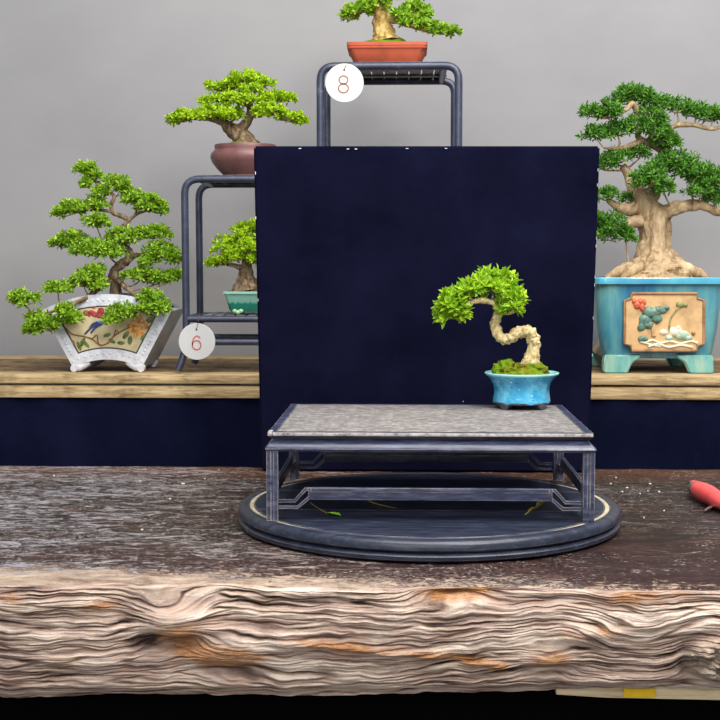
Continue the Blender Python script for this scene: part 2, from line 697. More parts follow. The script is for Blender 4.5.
def fbm(x, y, seed, octv=4, gain=0.5):
    s, a = 0, 1.0
    for k in range(octv):
        s = s + a * perlin(x * 2 ** k, y * 2 ** k, seed + k)
        a *= gain
    return s


def sstep(a, bb, x):
    t = np.clip((x - a) / (bb - a), 0, 1)
    return t * t * (3 - 2 * t)


Y_FRONT = 1.528
Y_BACK = 2.436
Z_BOT = TZ - 0.139
NX = 1000
X0, X1 = -0.78, 0.82
xs = np.linspace(X0, X1, NX)
# profile rows: back face, top (back to front), rounded corner, live edge, underside
rows_top = np.concatenate([np.linspace(0, 0.9, 90, endpoint=False), np.linspace(0.9, 1.0, 50)])
NTOP = len(rows_top)
NFR = 230
top_y = Y_BACK + (Y_FRONT + 0.012 - Y_BACK) * rows_top
TH = TZ - Z_BOT
Xg, Tg = np.meshgrid(xs, np.linspace(0, 1, NFR))
# ---- live edge height field, in metres
Sg = Tg * TH
px_m = 1.53 / F_PX


def knot_uv(px, py):
    p = W(px, py, Y_FRONT)
    return p.x, TZ - p.z


Kn = {k: knot_uv(*v) for k, v in dict(k1=(172, 622), k1b=(178, 632), k2=(228, 655), k3=(455, 588), k5=(548, 660), k6=(712, 662),
                                      k7=(10, 596), k8=(95, 604), k9=(590, 632), k10=(205, 650), k11=(662, 595), k12=(60, 655), k13=(320, 645), k14=(610, 600)).items()}


def ga(k, rx, rz, ox=0, oz=0):
    cx, cz = Kn[k]
    return np.exp(-(((Xg - cx - ox * px_m) / (rx * px_m)) ** 2 + ((Sg - cz - oz * px_m) / (rz * px_m)) ** 2))


warp = 0.0085 * fbm(Xg * 3.2, Sg * 7, 3, 3) + 0.0028 * fbm(Xg * 16, Sg * 26, 9, 3)
warp += 0.020 * ga('k1', 42, 18, 0, 10) - 0.020 * ga('k1', 42, 18, 0, -10)
warp += 0.012 * ga('k2', 40, 14, 0, 6) - 0.010 * ga('k2', 40, 12, 0, -8)
warp += 0.014 * ga('k5', 34, 12, 0, 7) - 0.014 * ga('k5', 34, 12, 0, -7)
warp += 0.014 * ga('k9', 46, 26, -30, 0) - 0.022 * ga('k9', 46, 30, 50, 10)
warp += 0.016 * ga('k3', 40, 12, 0, 8)
warp += 0.020 * ga('k6', 26, 24, -14, 0)
S2 = Sg + warp
r1 = fbm(Xg * 8, S2 * 95, 21, 3)
r2 = fbm(Xg * 14 + 5, S2 * 210, 33, 2)
r3 = fbm(Xg * 5 + 2, S2 * 42, 45, 2)
ridge = lambda q: 1 - np.abs(np.clip(q, -1, 1)) * 2.0
cr1 = perlin(Xg * 6 + 3, S2 * 70, 123)
cr2 = perlin(Xg * 9 + 8, S2 * 130, 127)
gate = sstep(-0.25, 0.25, perlin(Xg * 9, S2 * 25, 131))
crack = np.maximum(np.exp(-(cr1 / 0.10) ** 2) * gate, 0.8 * np.exp(-(cr2 / 0.10) ** 2) * (1 - gate))
H = -0.0042 * crack + 0.0036 * ridge(r1) * 0.55 + 0.0022 * ridge(r2) * 0.5 + 0.0040 * r3
H += 0.006 * fbm(Xg * 6, Sg * 14, 57, 3)
# streak band from knot 13 to the right
p0 = np.array(knot_uv(290, 640)); p1 = np.array(knot_uv(500, 668))
tt = np.clip(((Xg - p0[0]) * (p1[0] - p0[0]) + (Sg - p0[1]) * (p1[1] - p0[1])) / ((p1 - p0) ** 2).sum(), 0, 1)
cx_, cz_ = p0[0] + tt * (p1[0] - p0[0]), p0[1] + tt * (p1[1] - p0[1]) - 0.004 * np.sin(tt * 3.1)
band = np.exp(-(((Xg - cx_) / 0.012) ** 2 + ((Sg - cz_ + 0.002) / 0.0065) ** 2))
H += 0.007 * band
quiet = np.clip(1 - 0.75 * (ga('k1', 30, 13) + ga('k2', 36, 11) + ga('k3', 30, 9) + ga('k5', 22, 8)), 0.15, 1)
H *= quiet
H += 0.016 * ga('k1', 34, 12, 0, -4) - 0.016 * ga('k1b', 26, 8, 0, 8) + 0.010 * ga('k1b', 18, 5, 2, 0)
H += 0.011 * ga('k2', 36, 13, 0, -4) - 0.008 * ga('k2', 44, 6, 0, 13)
H += -0.016 * ga('k3', 32, 8, 0, 5) + 0.003 * ga('k3', 36, 5, 0, 15)
H += 0.012 * ga('k5', 24, 9) - 0.007 * ga('k5', 30, 4, 0, 11)
H += 0.010 * ga('k9', 30, 10) - 0.010 * ga('k9', 20, 26, 62, 16)
burl = sstep(0.25, 0.6, ga('k6', 30, 24))
H += burl * (0.012 + 0.010 * fbm(Xg * 60, Sg * 60, 71, 3)) - 0.010 * ga('k6', 10, 26, -28, 4)
H += 0.006 * ga('k8', 30, 6)
edge_wob = 0.012 * fbm(xs * 4, xs * 0 + 0.5, 81, 3) + 0.004 * fbm(xs * 22, xs * 0 + 0.3, 85, 3)
top_drop = sstep(0.0, 0.06, Tg)
Yf = Y_FRONT + edge_wob[None, :] * (1 - 0.5 * Tg) + 0.006 * (1 - top_drop) ** 2 - H * (0.25 + 0.75 * top_drop) - 0.012 * np.sin(np.pi * np.clip(Tg, 0, 1)) + 0.02 * sstep(0.85, 1.0, Tg)
bot_wob = 0.005 * fbm(xs * 3, xs * 0 + 2.2, 91, 3) - 0.0045 * sstep(-0.1, -0.42, xs) + 0.004 * np.exp(-((xs - 0.10) / 0.15) ** 2) + 0.011 * sstep(0.12, 0.27, xs)
Zf = TZ - Sg + Tg * bot_wob[None, :] - 0.006 * (0) + 0.0015 * fbm(Xg * 30, Sg * 10, 95, 2) * np.minimum(Tg * 8, 1)
# top surface
Xt, Rt = np.meshgrid(xs, rows_top)
fe = Yf[0]
back_w = Y_BACK + 0.006 * fbm(xs * 3, xs * 0 + 7.1, 99, 3)
Yt = back_w[None, :] + (fe[None, :] - back_w[None, :]) * Rt
hzn = 0.0010 * fbm(Xt * 12, Yt * 45, 101, 4)
near = sstep(0.80, 1.0, Rt)
Zt = TZ - 0.0012 + hzn * (1 + 1.2 * near) + near * 0.0016 * fbm(Xt * 9, Yt * 120, 107, 3) - 0.004 * sstep(0.965, 1.0, Rt) ** 2
Zt[-1] = Zf[0] - 0.003
Zf[0:12] += (Zt[-1] - Zf[0])[None, :] * (1 - np.linspace(0, 1, 12))[:, None]
V = []
rows = []
rows.append(np.stack([xs, back_w + 0.02, np.full(NX, Z_BOT + 0.01)], 1))
for i in range(NTOP):
    rows.append(np.stack([xs, Yt[i], Zt[i]], 1))
for i in range(1, NFR):
    rows.append(np.stack([xs, Yf[i], Zf[i]], 1))
rows.append(np.stack([xs, np.full(NX, Y_FRONT + 0.12), Zf[-1] + 0.002], 1))
rows.append(np.stack([xs, back_w - 0.01, np.full(NX, Z_BOT + 0.006)], 1))
VV = np.concatenate(rows, 0)
NR = len(rows)
ii, jj = np.meshgrid(np.arange(NR), np.arange(NX - 1), indexing='ij')
ii2 = (ii + 1) % NR
quads = np.stack([ii * NX + jj, ii2 * NX + jj, ii2 * NX + jj + 1, ii * NX + jj + 1], -1).reshape(-1, 4)
endcaps = [[r * NX for r in range(NR)][::-1], [r * NX + NX - 1 for r in range(NR)]]
me = bpy.data.meshes.new('wooden_slab')
me.from_pydata(VV.tolist(), [], quads[:, ::-1].tolist() + endcaps)
tops = np.zeros(NR, int)
mi = np.where((ii.reshape(-1) >= 1) & (ii.reshape(-1) < NTOP), 0, 1).tolist() + [1, 1]
heights = np.zeros((NR, NX), np.float32)
knots = np.zeros((NR, NX), np.float32)
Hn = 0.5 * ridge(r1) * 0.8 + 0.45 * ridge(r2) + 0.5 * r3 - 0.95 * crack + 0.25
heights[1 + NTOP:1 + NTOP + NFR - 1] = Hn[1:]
kn = 0.9 * ga('k1b', 32, 11, 4, 0) + 1.25 * ga('k2', 34, 10) + 1.1 * ga('k3', 34, 9, 0, 5) + 0.9 * ga('k5', 22, 8) + 0.8 * band + 0.5 * ga('k7', 22, 7) \
    + 0.5 * ga('k8', 30, 5) + 0.6 * ga('k9', 34, 8) + 0.6 * ga('k10', 30, 8) + 0.45 * ga('k11', 40, 12) + 0.35 * ga('k12', 26, 8) + 0.5 * ga('k14', 40, 8)
kn = 1.7 * kn * (0.85 + 0.7 * fbm(Xg * 20, S2 * 60, 113, 3))
knots[1 + NTOP:1 + NTOP + NFR - 1] = np.clip(kn[1:], 0, 1)
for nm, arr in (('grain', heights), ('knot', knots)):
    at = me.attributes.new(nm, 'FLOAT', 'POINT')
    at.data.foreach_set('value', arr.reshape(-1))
at = me.attributes.new('burl', 'FLOAT', 'POINT')
bu = np.zeros((NR, NX), np.float32)
bu[1 + NTOP:1 + NTOP + NFR - 1] = burl[1:]
at.data.foreach_set('value', bu.reshape(-1))

# material of the worn, scratched top
n = NT('worn_dark_slab_top', 0.4, 0.25)
sx = n.node('ShaderNodeSeparateXYZ')
n.link(n.coords(), sx.inputs[0])
str1 = n.noise(n.coords((2.6, 8, 6), (0, 0, 0.05)), 5.0, 12, 0.82, 0.5)
str2 = n.noise(n.coords((7, 19, 8), (0, 0, -0.06)), 4.5, 10, 0.82, 1.0)
blot = n.noise(n.coords((2.2, 5, 1)), 2.4, 5, 0.6, 0.3)
c = n.ramp(str1, [(0.34, (10, 6, 6)), (0.48, (30, 19, 17)), (0.58, (58, 40, 33)), (0.70, (116, 92, 78))])
c = n.mix(n.math('MULTIPLY', n.mask(blot, 0.50, 0.62), 0.55), c, (40, 38, 40))
# reddish purple stain towards the front
dist = n.math('SUBTRACT', sx.outputs[1], Y_FRONT)          # metres behind the front edge
fr = n.math('ADD', dist, n.math('MULTIPLY', n.math('SUBTRACT', blot, 0.5), 0.28))
redm = n.ramp(fr, [(0.0, (1, 1, 1, 1)), (0.13, (0.8, 0.8, 0.8, 1)), (0.30, (0, 0, 0, 1))])
c = n.mix(n.math('MULTIPLY', redm, 0.5), c, (52, 22, 24))
brm = n.ramp(dist, [(0.0, (0, 0, 0, 1)), (0.75, (0, 0, 0, 1)), (0.86, (1, 1, 1, 1))])
c = n.mix(n.math('MULTIPLY', brm, 0.5), c, (92, 54, 34))
# scuffed, bleached streaks; denser and cooler at left, painting in the bluish sheen
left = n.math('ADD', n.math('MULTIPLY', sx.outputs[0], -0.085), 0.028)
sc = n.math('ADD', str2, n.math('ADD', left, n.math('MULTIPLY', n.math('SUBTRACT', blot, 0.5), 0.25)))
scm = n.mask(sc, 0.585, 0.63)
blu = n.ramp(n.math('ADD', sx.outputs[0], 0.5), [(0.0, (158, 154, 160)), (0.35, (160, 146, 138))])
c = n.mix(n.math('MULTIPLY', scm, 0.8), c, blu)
# fine pale flecks all over
fl = n.noise(n.coords((1.0, 1.6, 1), (0, 0, 0.2)), 170, 3, 0.6)
flm = n.math('MULTIPLY', n.mask(fl, 0.62, 0.68), n.mask(n.math('ADD', n.noise(n.coords((1, 2, 1)), 9, 4), n.math('MULTIPLY', sx.outputs[0], -0.12)), 0.42, 0.58))
c = n.mix(n.math('MULTIPLY', flm, 0.85), c, (196, 182, 170))
# bare wood near the edge
edge = n.math('ADD', dist, n.math('ADD', n.math('MULTIPLY', n.math('SUBTRACT', str2, 0.5), 0.42), n.math('MULTIPLY', n.math('ADD', sx.outputs[0], 0.0), 0.09)))
em = n.ramp(edge, [(0.0, (1, 1, 1, 1)), (0.024, (0.9, 0.9, 0.9, 1)), (0.038, (0, 0, 0, 1))])
c = n.mix(n.math('MULTIPLY', em, 0.9), c, n.ramp(str1, [(0.38, (110, 88, 74)), (0.60, (190, 170, 150))]))
# hairline scratches
wv = n.node('ShaderNodeTexVoronoi', feature='DISTANCE_TO_EDGE')
wv.inputs['Scale'].default_value = 16
dv = n.noise(n.coords(), 9, 3)
mixv = n.node('ShaderNodeVectorMath', operation='ADD')
n.link(n.coords((0.9, 2.2, 1), (0, 0, 0.3)), mixv.inputs[0])
n.link(dv, mixv.inputs[1])
n.link(mixv.outputs[0], wv.inputs['Vector'])
hair = n.math('MULTIPLY', n.math('LESS_THAN', wv.outputs['Distance'], 0.012), n.mask(n.noise(n.coords(), 6, 3), 0.45, 0.6))
c = n.mix(n.math('MULTIPLY', hair, 0.45), c, (190, 178, 170))
n.color(c)
n.rough(n.ramp(str1, [(0.3, (0.34, 0.34, 0.34, 1)), (0.7, (0.62, 0.62, 0.62, 1))]))
n.bump(str2, 0.6, 0.004)
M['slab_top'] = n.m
# material of the live edge
n = NT('weathered_live_edge', 0.7, 0.3)
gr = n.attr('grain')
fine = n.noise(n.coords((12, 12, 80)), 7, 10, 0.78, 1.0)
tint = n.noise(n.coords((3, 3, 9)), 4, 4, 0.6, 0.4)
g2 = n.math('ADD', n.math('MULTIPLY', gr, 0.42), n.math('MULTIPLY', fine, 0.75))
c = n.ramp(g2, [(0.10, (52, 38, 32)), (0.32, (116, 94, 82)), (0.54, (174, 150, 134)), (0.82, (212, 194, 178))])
c = n.mix(n.math('MULTIPLY', n.mask(tint, 0.50, 0.66), 0.32), c, (186, 134, 92))
c = n.mix(n.math('MULTIPLY', n.mask(tint, 0.50, 0.36), 0.30), c, (140, 124, 124))
kc = n.ramp(fine, [(0.36, (96, 56, 28)), (0.5, (156, 100, 46)), (0.66, (200, 152, 92))])
c = n.mix(n.math('MULTIPLY', n.mask(n.attr('knot'), 0.25, 1.0), 0.75), c, kc)
c = n.mix(n.math('MULTIPLY', n.attr('burl'), 0.5), c, n.ramp(fine, [(0.35, (70, 62, 54)), (0.55, (170, 158, 140))]))
n.color(c)
n.bump(fine, 0.7, 0.003)
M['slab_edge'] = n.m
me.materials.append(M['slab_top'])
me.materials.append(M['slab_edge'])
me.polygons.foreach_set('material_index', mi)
me.polygons.foreach_set('use_smooth', [True] * (len(mi) - 2) + [False] * 2)
slab = bpy.data.objects.new('wooden_slab', me)
COL.objects.link(slab)
tag(slab, 'thick live-edge wooden slab table top with knots along its pale front edge', 'table top')

# batten under the right of the slab, with yellow tape
pa = W(556, 691, 1.56)
t = thing('wooden_batten', 'pale sawn batten with yellow tape under the right of the slab', 'batten', (pa.x, 1.55, Z_BOT))
b = MB()
zt = Z_BOT + 0.0145
pr = W(760, 702.5, 1.55)
b.add([(pa.x, 1.552, zt), (pr.x, 1.552, zt), (pr.x, 1.556, pr.z), (pa.x + 0.06, 1.556, W(640, 698, 1.556).z), (pa.x, 1.556, pa.z - 0.003),
       (pa.x, 1.72, zt), (pr.x, 1.72, zt), (pr.x, 1.72, pr.z), (pa.x + 0.06, 1.72, W(640, 698, 1.556).z), (pa.x, 1.72, pa.z - 0.003)],
      [[0, 1, 2, 3, 4], [5, 9, 8, 7, 6], [0, 5, 6, 1], [1, 6, 7, 2], [2, 7, 8, 3], [3, 8, 9, 4], [4, 9, 5, 0]], False)
b.build('board', M['sawn'], t)
b = MB()
ta, tb = W(623.5, 688, 1.551), W(655, 697.5, 1.551)
b.box((ta.x, 1.5500, tb.z), (tb.x, 1.5516, ta.z), 0.0004)
o = b.build('tape', M['tape'], t)
o['label'] = 'yellow tape strip'

# black cloth under the slab
b = MB()
ztop = Z_BOT - 0.022
b.box((-0.7, 1.66, 0.0), (0.74, 2.40, ztop), 0.004)
b.box((-0.7, 1.74, ztop - 0.001), (0.74, 2.38, Z_BOT + 0.004))
tag(b.build('table_base', M['black'], None, (0, 2.0, 0)), 'black cloth covered base under the wooden slab', 'table base')

# ------------------------------------------------------------------ rear shelf and its drape
b = MB()
S_FRONT = 2.70
# (one long slatted bench top: each slat could be lifted away)
slats = [(2.700, 2.782, 'shelf'), (2.800, 2.895, 'shelf_dirty'), (2.915, 3.02, 'shelf_dirty'), (3.04, 3.145, 'shelf_dirty'), (3.165, 3.262, 'shelf')]
wh = ['front edge of the shelf, nearest the camera', 'second from the front of the shelf', 'middle of the shelf', 'fourth from the front, partly under the pots', 'back of the shelf, along the grey wall']
for (y0, y1, m), w_ in zip(slats, wh):
    b = MB()
    b.box((-1.3, y0, SH_Z - 0.020), (1.4, y1, SH_Z), 0.005)
    tag(b.build('shelf_plank', M[m], None, (0, y0, SH_Z - 0.02)), 'weathered wooden plank at the ' + w_, 'plank', 'planks of the rear shelf')
b = MB()
b.box((-1.3, 2.704, SH_Z - 0.051), (1.4, 2.735, SH_Z - 0.0235), 0.006)
tag(b.build('shelf_rail', M['shelf'], None, (0, 2.704, SH_Z - 0.051)), 'stained wooden rail along the shelf front, just above the navy drape', 'rail')
t = thing('trestle', 'wooden trestle under the shelf planks, behind the navy drape', 'trestle', (0, 2.95, 0))
for x in (-1.2, -0.45, 0.45, 1.3):
    b = MB()
    b.box((x, 2.735, SH_Z - 0.06), (x + 0.04, 3.25, SH_Z - 0.0203), 0.002)
    b.build('crossbar', M['shelf_dirty'], t)
    for y in (2.76, 3.2):
        b = MB()
        b.box((x, y, 0), (x + 0.04, y + 0.04, SH_Z - 0.06), 0.002)
        b.build('leg', M['shelf_dirty'], t)
# drape with soft vertical folds
b = MB()
nx, nz = 160, 12
vs, fs = [], []
for j in range(nz + 1):
    z = SH_Z - 0.0505 - (SH_Z - 0.0525) * j / nz
    for i in range(nx + 1):
        x = -1.3 + 2.7 * i / nx
        y = 2.712 + 0.003 * math.sin(x * 21 + 1.3) * min(1, j / 3) + 0.003 * math.sin(x * 53)
        vs.append((x, y, z))
for j in range(nz):
    for i in range(nx):
        a = j * (nx + 1) + i
        fs.append([a, a + 1, a + nx + 2, a + nx + 1])
m0 = len(vs)
vs += [(x, y + 0.003, z) for x, y, z in vs]
fs += [[i + m0 for i in f[::-1]] for f in fs]
rim_ = [i for i in range(nx + 1)] + [j * (nx + 1) + nx for j in range(1, nz + 1)] + [nz * (nx + 1) + i for i in range(nx - 1, -1, -1)] + [j * (nx + 1) for j in range(nz - 1, 0, -1)]
for q in range(len(rim_)):
    a, c_ = rim_[q], rim_[(q + 1) % len(rim_)]
    fs.append([a, a + m0, c_ + m0, c_])
b.add(vs, fs)
tag(b.build('shelf_drape', M['navy_drape'], None, (0, 2.715, 0), recalc=True), 'navy cloth hanging under the shelf rail behind the wooden slab', 'drape')

# ------------------------------------------------------------------ navy backdrop board
BY = 2.385
tl, tr = W(253.5, 146, BY), W(600, 146, BY)
bl, br = WZ(261.0, 468, TZ), WZ(588.5, 468, TZ)
bl = Vector((W(261, 468, BY).x, BY, TZ)); br = Vector((W(588.5, 468, BY).x, BY, TZ))
t = thing('backdrop_board', 'square navy velvet backdrop board standing behind the low display stand', 'backdrop', ((bl.x + br.x) / 2, BY, TZ))
bm = bmesh.new()
pts = [bl, br, tr, tl]
fr_ = [bm.verts.new((p.x, BY, p.z)) for p in pts]
bk_ = [bm.verts.new((p.x, BY + 0.026, p.z)) for p in pts]
bm.faces.new(fr_)
bm.faces.new(bk_[::-1])
for k in range(4):
    bm.faces.new([fr_[k], bk_[k], bk_[(k + 1) % 4], fr_[(k + 1) % 4]])
bmesh.ops.recalc_face_normals(bm, faces=bm.faces[:])
bmesh.ops.bevel(bm, geom=bm.edges[:], offset=0.0035, segments=3, affect='EDGES')
b = MB()
b.addbm(bm)
pn = b.build('panel', M['navy'], t)
for (px, py, dx, dz) in [(598, 170, 0, 1), (597.5, 185, 0, 1), (596.5, 238, 0, 1), (596, 246, 0, 1), (595, 277, 0, 1), (594.6, 285, 0, 1), (593.2, 318, 0, 1),
                         (592.4, 355, 0, 1), (255.5, 173, 0, 1), (255.8, 218, 0, 1), (258, 300, 0, 1), (348, 149, 1, 0), (356, 149, 1, 0), (407, 148.5, 1, 0), (446, 148.5, 1, 0), (300, 148.5, 1, 0)]:
    b = MB()
    p = W(px, py, BY)
    b.box((p.x - 0.0005 - dx * 0.0018, BY - 0.0008, p.z - 0.0005 - dz * 0.0022), (p.x + 0.0005 + dx * 0.0018, BY + 0.002, p.z + 0.0005 + dz * 0.0022))
    b.build('staple', M['staple'], pn)

# ------------------------------------------------------------------ round turntable
DC = 1.925
DZ = TZ + 0.0295
ctr = W(428.3, 504, DC)
R = 0.2825
t = thing('turntable', 'round dark blue wooden turntable on the slab under the display stand', 'turntable', (ctr.x, DC, TZ))
cc = (ctr.x, DC, TZ)
b = MB()
b.lathe(cc, [(R - 0.012, 0.0), (R - 0.004, 0.0008), (R - 0.0005, 0.0035), (R, 0.0085), (R - 0.003, 0.0118), (R - 0.012, 0.0135)], 128)
b.build('lower_disc', M['lacquer_dark'], t)
b = MB()
rg = R - 0.0185
b.lathe(cc, [(R - 0.012, 0.0135), (R - 0.003, 0.0142), (R, 0.017), (R, 0.0235), (R - 0.003, 0.0275), (R - 0.008, 0.0293), (R - 0.0155, 0.0295), (R - 0.0165, 0.0275), (rg - 0.0045, 0.0275), (rg - 0.0055, 0.0293)], 128)
b.build('upper_disc', M['lacquer_dark'], t)
b = MB()
b.lathe(cc, [(rg - 0.0044, 0.0276), (rg - 0.0036, 0.0286), (rg + 0.0014, 0.0286), (rg + 0.0020, 0.0276)], 128, cap_first=False, cap_last=False)
o = b.build('inlay_ring', M['cream'], t)
o['label'] = 'pale worn ring'
# planks let into the disc top
for k, (ya, yb) in enumerate([(-0.275, -0.075), (-0.0738, 0.085), (0.0862, 0.275)]):
    b = MB()
    poly = []
    rr = rg - 0.0056
    ya2, yb2 = max(ya, -rr), min(yb, rr)
    for i in range(31):
        y = ya2 + (yb2 - ya2) * i / 30
        poly.append((ctr.x + math.sqrt(max(0, rr * rr - y * y)), DC + y))
    for i in range(31):
        y = yb2 + (ya2 - yb2) * i / 30
        poly.append((ctr.x - math.sqrt(max(0, rr * rr - y * y)), DC + y))
    b.prism(poly, TZ + 0.0280, TZ + 0.0295, 'Z')
    b.build('top_plank', M['lacquer_dark'], t)

# ------------------------------------------------------------------ low display stand
SY0, SY1 = 1.766, 2.132
zf = DZ
pL, pR = W(265.6, 480, SY0), W(595.8, 480, SY0)
sx0, sx1 = pL.x, pR.x
scx, scy = (sx0 + sx1) / 2, (SY0 + SY1) / 2
hx, hy = (sx1 - sx0) / 2, (SY1 - SY0) / 2
z_top = W(430, 433.0, SY0).z
z_waist = W(430, 441, SY0).z
z_apr = W(430, 452, SY0).z
t = thing('display_stand', 'low rectangular dark lacquer display stand with worn grey top on the turntable', 'stand', (scx, scy, zf))
tx = hx - 0.003
b = MB()
b.loft((scx, scy, 0), [(z_waist + 0.001, tx - 0.006, hy - 0.007, 0.002), (z_waist + 0.004, tx - 0.002, hy - 0.003, 0.002), (z_top - 0.004, tx, hy - 0.001, 0.002), (z_top, tx - 0.0008, hy - 0.002, 0.002),
                       (z_top, tx - 0.0115, hy - 0.012, 0.001), (z_top - 0.003, tx - 0.012, hy - 0.0125, 0.001)], 4, True, False)
b.build('top_frame', M['lacquer'], t)
b = MB()
b.loft((scx, scy, 0), [(z_top - 0.004, tx - 0.0122, hy - 0.0127, 0.001), (z_top - 0.0006, tx - 0.0122, hy - 0.0127, 0.001), (z_top + 0.0002, tx - 0.0135, hy - 0.014, 0.001)], 2)
o = b.build('top_panel', M['felt'], t)
o['label'] = 'mottled grey felt-like top surface'
# worn pale lip along the front edge
for lo_, hi_ in (((scx - tx + 0.007, SY0 + 0.0008, z_top - 0.0050), (scx + tx - 0.001, SY0 + 0.0040, z_top - 0.0008)),
                 ((scx - tx - 0.0002, SY0 + 0.0012, z_top - 0.0055), (scx - tx + 0.006, SY0 + 0.024, z_top + 0.0002))):
    b = MB()
    b.box(lo_, hi_, 0.001)
    o = b.build('edge_strip', M['strip'], t)
    o['label'] = 'pale worn edge'
b = MB()
b.loft((scx, scy, 0), [(z_apr, hx - 0.014, hy - 0.014, 0.001), (z_apr, hx - 0.001, hy - 0.001, 0.003), (z_apr + 0.003, hx + 0.001, hy + 0.001, 0.003), (z_apr + 0.006, hx, hy, 0.003), (z_apr + 0.011, hx - 0.005, hy - 0.005, 0.002),
                       (z_waist - 0.001, hx - 0.009, hy - 0.009, 0.002), (z_waist + 0.0015, hx - 0.010, hy - 0.010, 0.002)], 4, False, True)
b.build('apron', M['lacquer'], t)
b = MB()
b.box((scx - hx + 0.013, scy - hy + 0.013, z_apr + 0.0005), (scx + hx - 0.013, scy + hy - 0.013, z_apr + 0.003))
b.build('under_panel', M['lacquer_dark'], t)
LW = 0.0155
for ix in (-1, 1):
    for iy in (-1, 1):
        b = MB()
        x0 = scx + ix * (hx - 0.0012) - (LW if ix > 0 else 0)
        y0 = scy + iy * (hy - 0.0012) - (LW if iy > 0 else 0)
        # fluted square section
        g = 0.0012
        k = LW
        prof = []
        def side(pts):
            prof.extend(pts)
        w5 = [0, .08, .12, .36, .40, .60, .64, .88, .92]
        d5 = [0, 0, .0, .0, g, g, 0, 0, 0]
        for q, dd in zip(w5, d5):
            prof.append((x0 + q * k, y0 + dd))
        for q, dd in zip(w5, d5):
            prof.append((x0 + k - dd, y0 + q * k))
        for q, dd in zip(w5, d5):
            prof.append((x0 + k - q * k, y0 + k - dd))
        for q, dd in zip(w5, d5):
            prof.append((x0 + dd, y0 + k - q * k))
        b.prism(prof, zf, z_apr + 0.0015, 'Z')
        b.build('leg', M['lacquer'], t)


def stretcher(ax, fixed, lo, hi, name):
    """hump-back stretcher along X ('x') or Y ('y')"""
    zb = zf
    u0, u1 = lo, hi
    th = 0.0045
    za, zb2 = zb + 0.0245, zb + 0.0400           # low ends / raised middle
    b = MB()

    def bar(path, w, h):
        # path in (u, z), rectangular section
        n_ = len(path)
        vs, fs = [], []
        for i, (u, z) in enumerate(path):
            d0 = Vector(path[max(i - 1, 0)])
            d1 = Vector(path[min(i + 1, n_ - 1)])
            d = (d1 - d0).normalized()
            nn = Vector((-d.y, d.x))
            for (sa, sb) in ((-1, -1), (1, -1), (1, 1), (-1, 1)):
                p = Vector((u, z)) + nn * (sb * h / 2)
                f = fixed + sa * w / 2
                vs.append((p.x, f, p.y) if ax == 'x' else (f, p.x, p.y))
        for i in range(n_ - 1):
            for k in range(4):
                fs.append([i * 4 + k, i * 4 + (k + 1) % 4, i * 4 + 4 + (k + 1) % 4, i * 4 + 4 + k])
        fs.append([0, 1, 2, 3])
        fs.append([n_ * 4 - 4 + k for k in range(4)][::-1])
        b.add(vs, fs, False)
    e, s_ = (0.026, 0.015) if ax == 'x' else (0.034, 0.015)
    h = 0.0044
    top = zb + 0.0436
    low = zb + 0.0312
    drop = 0.0165
    dlow = 0.0130
    bar([(u0, top - drop), (u0 + e, top - drop), (u0 + e + s_, top), (u0 + e + s_ + 0.008, top)], th, h)
    bar([(u0, low - dlow), (u0 + e + 0.004, low - dlow), (u0 + e + s_ + 0.004, low), (u0 + e + s_ + 0.008, low)], th, h)
    bar([(u1, top - drop), (u1 - e, top - drop), (u1 - e - s_, top), (u1 - e - s_ - 0.008, top)], th, h)
    bar([(u1, low - dlow), (u1 - e - 0.004, low - dlow), (u1 - e - s_ - 0.004, low), (u1 - e - s_ - 0.008, low)], th, h)
    a0, a1 = u0 + e + s_ + 0.0035, u1 - e - s_ - 0.0035
    if ax == 'x':
        b.box((a0, fixed - 0.0030, low - h / 2), (a1, fixed + 0.0030, top + h / 2), 0.0010)
        b.box((a0 + 0.004, fixed - 0.0045, top - 0.0035), (a1 - 0.004, fixed + 0.0030, top + h / 2 + 0.0004), 0.0012)
    else:
        b.box((fixed - 0.0030, a0, low - h / 2), (fixed + 0.0030, a1, top + h / 2), 0.0010)
    b.build('stretcher', M['lacquer'], t)


li = LW - 0.002
stretcher('x', SY0 + 0.0085, scx - hx + li, scx + hx - li, 'f')
stretcher('x', SY1 - 0.0085, scx - hx + li, scx + hx - li, 'b')
stretcher('y', scx - hx + 0.0085, SY0 + li, SY1 - li, 'l')
stretcher('y', scx + hx - 0.0085, SY0 + li, SY1 - li, 'r')

# ------------------------------------------------------------------ bonsai helpers
def leaves(tufts, L, Wd, per, rng, spread=(22, 78)):
    """tufts: list of (pos, axis); returns vertex array and quads"""
    V_, F_ = [], []
    for (p, ax) in tufts:
        ax = ax.normalized()
        a = ax.orthogonal().normalized()
        bb = ax.cross(a)
        ph0 = rng.random() * 6.28
        for k in range(per):
            th = ph0 + k * 2.39996
            inc = math.radians(spread[0] + (spread[1] - spread[0]) * (k + rng.random()) / per)
            d = (ax * math.cos(inc) + (a * math.cos(th) + bb * math.sin(th)) * math.sin(inc)).normalized()
            side = d.cross(ax)
            if side.length < 1e-3:
                side = a.copy()
            side.normalize()
            nrm = side.cross(d)
            l = L * rng.uniform(0.7, 1.15)
            w = Wd * rng.uniform(0.8, 1.15) * 0.5
            b0 = p + ax * (L * 0.25 * (1 - k / per))
            i = len(V_)
            m1 = b0 + d * (0.38 * l) + nrm * (0.04 * l)
            m2 = b0 + d * (0.72 * l) + nrm * (0.02 * l)
            tip = b0 + d * l - nrm * (0.05 * l)
            V_ += [b0, m1 + side * (w * 0.8) + nrm * w * 0.35, m2 + side * w + nrm * w * 0.35, tip, m2 - side * w + nrm * w * 0.35, m1 - side * (w * 0.8) + nrm * w * 0.35]
            F_ += [[i, i + 1, i + 2, i + 3], [i, i + 3, i + 4, i + 5]]
    return V_, F_


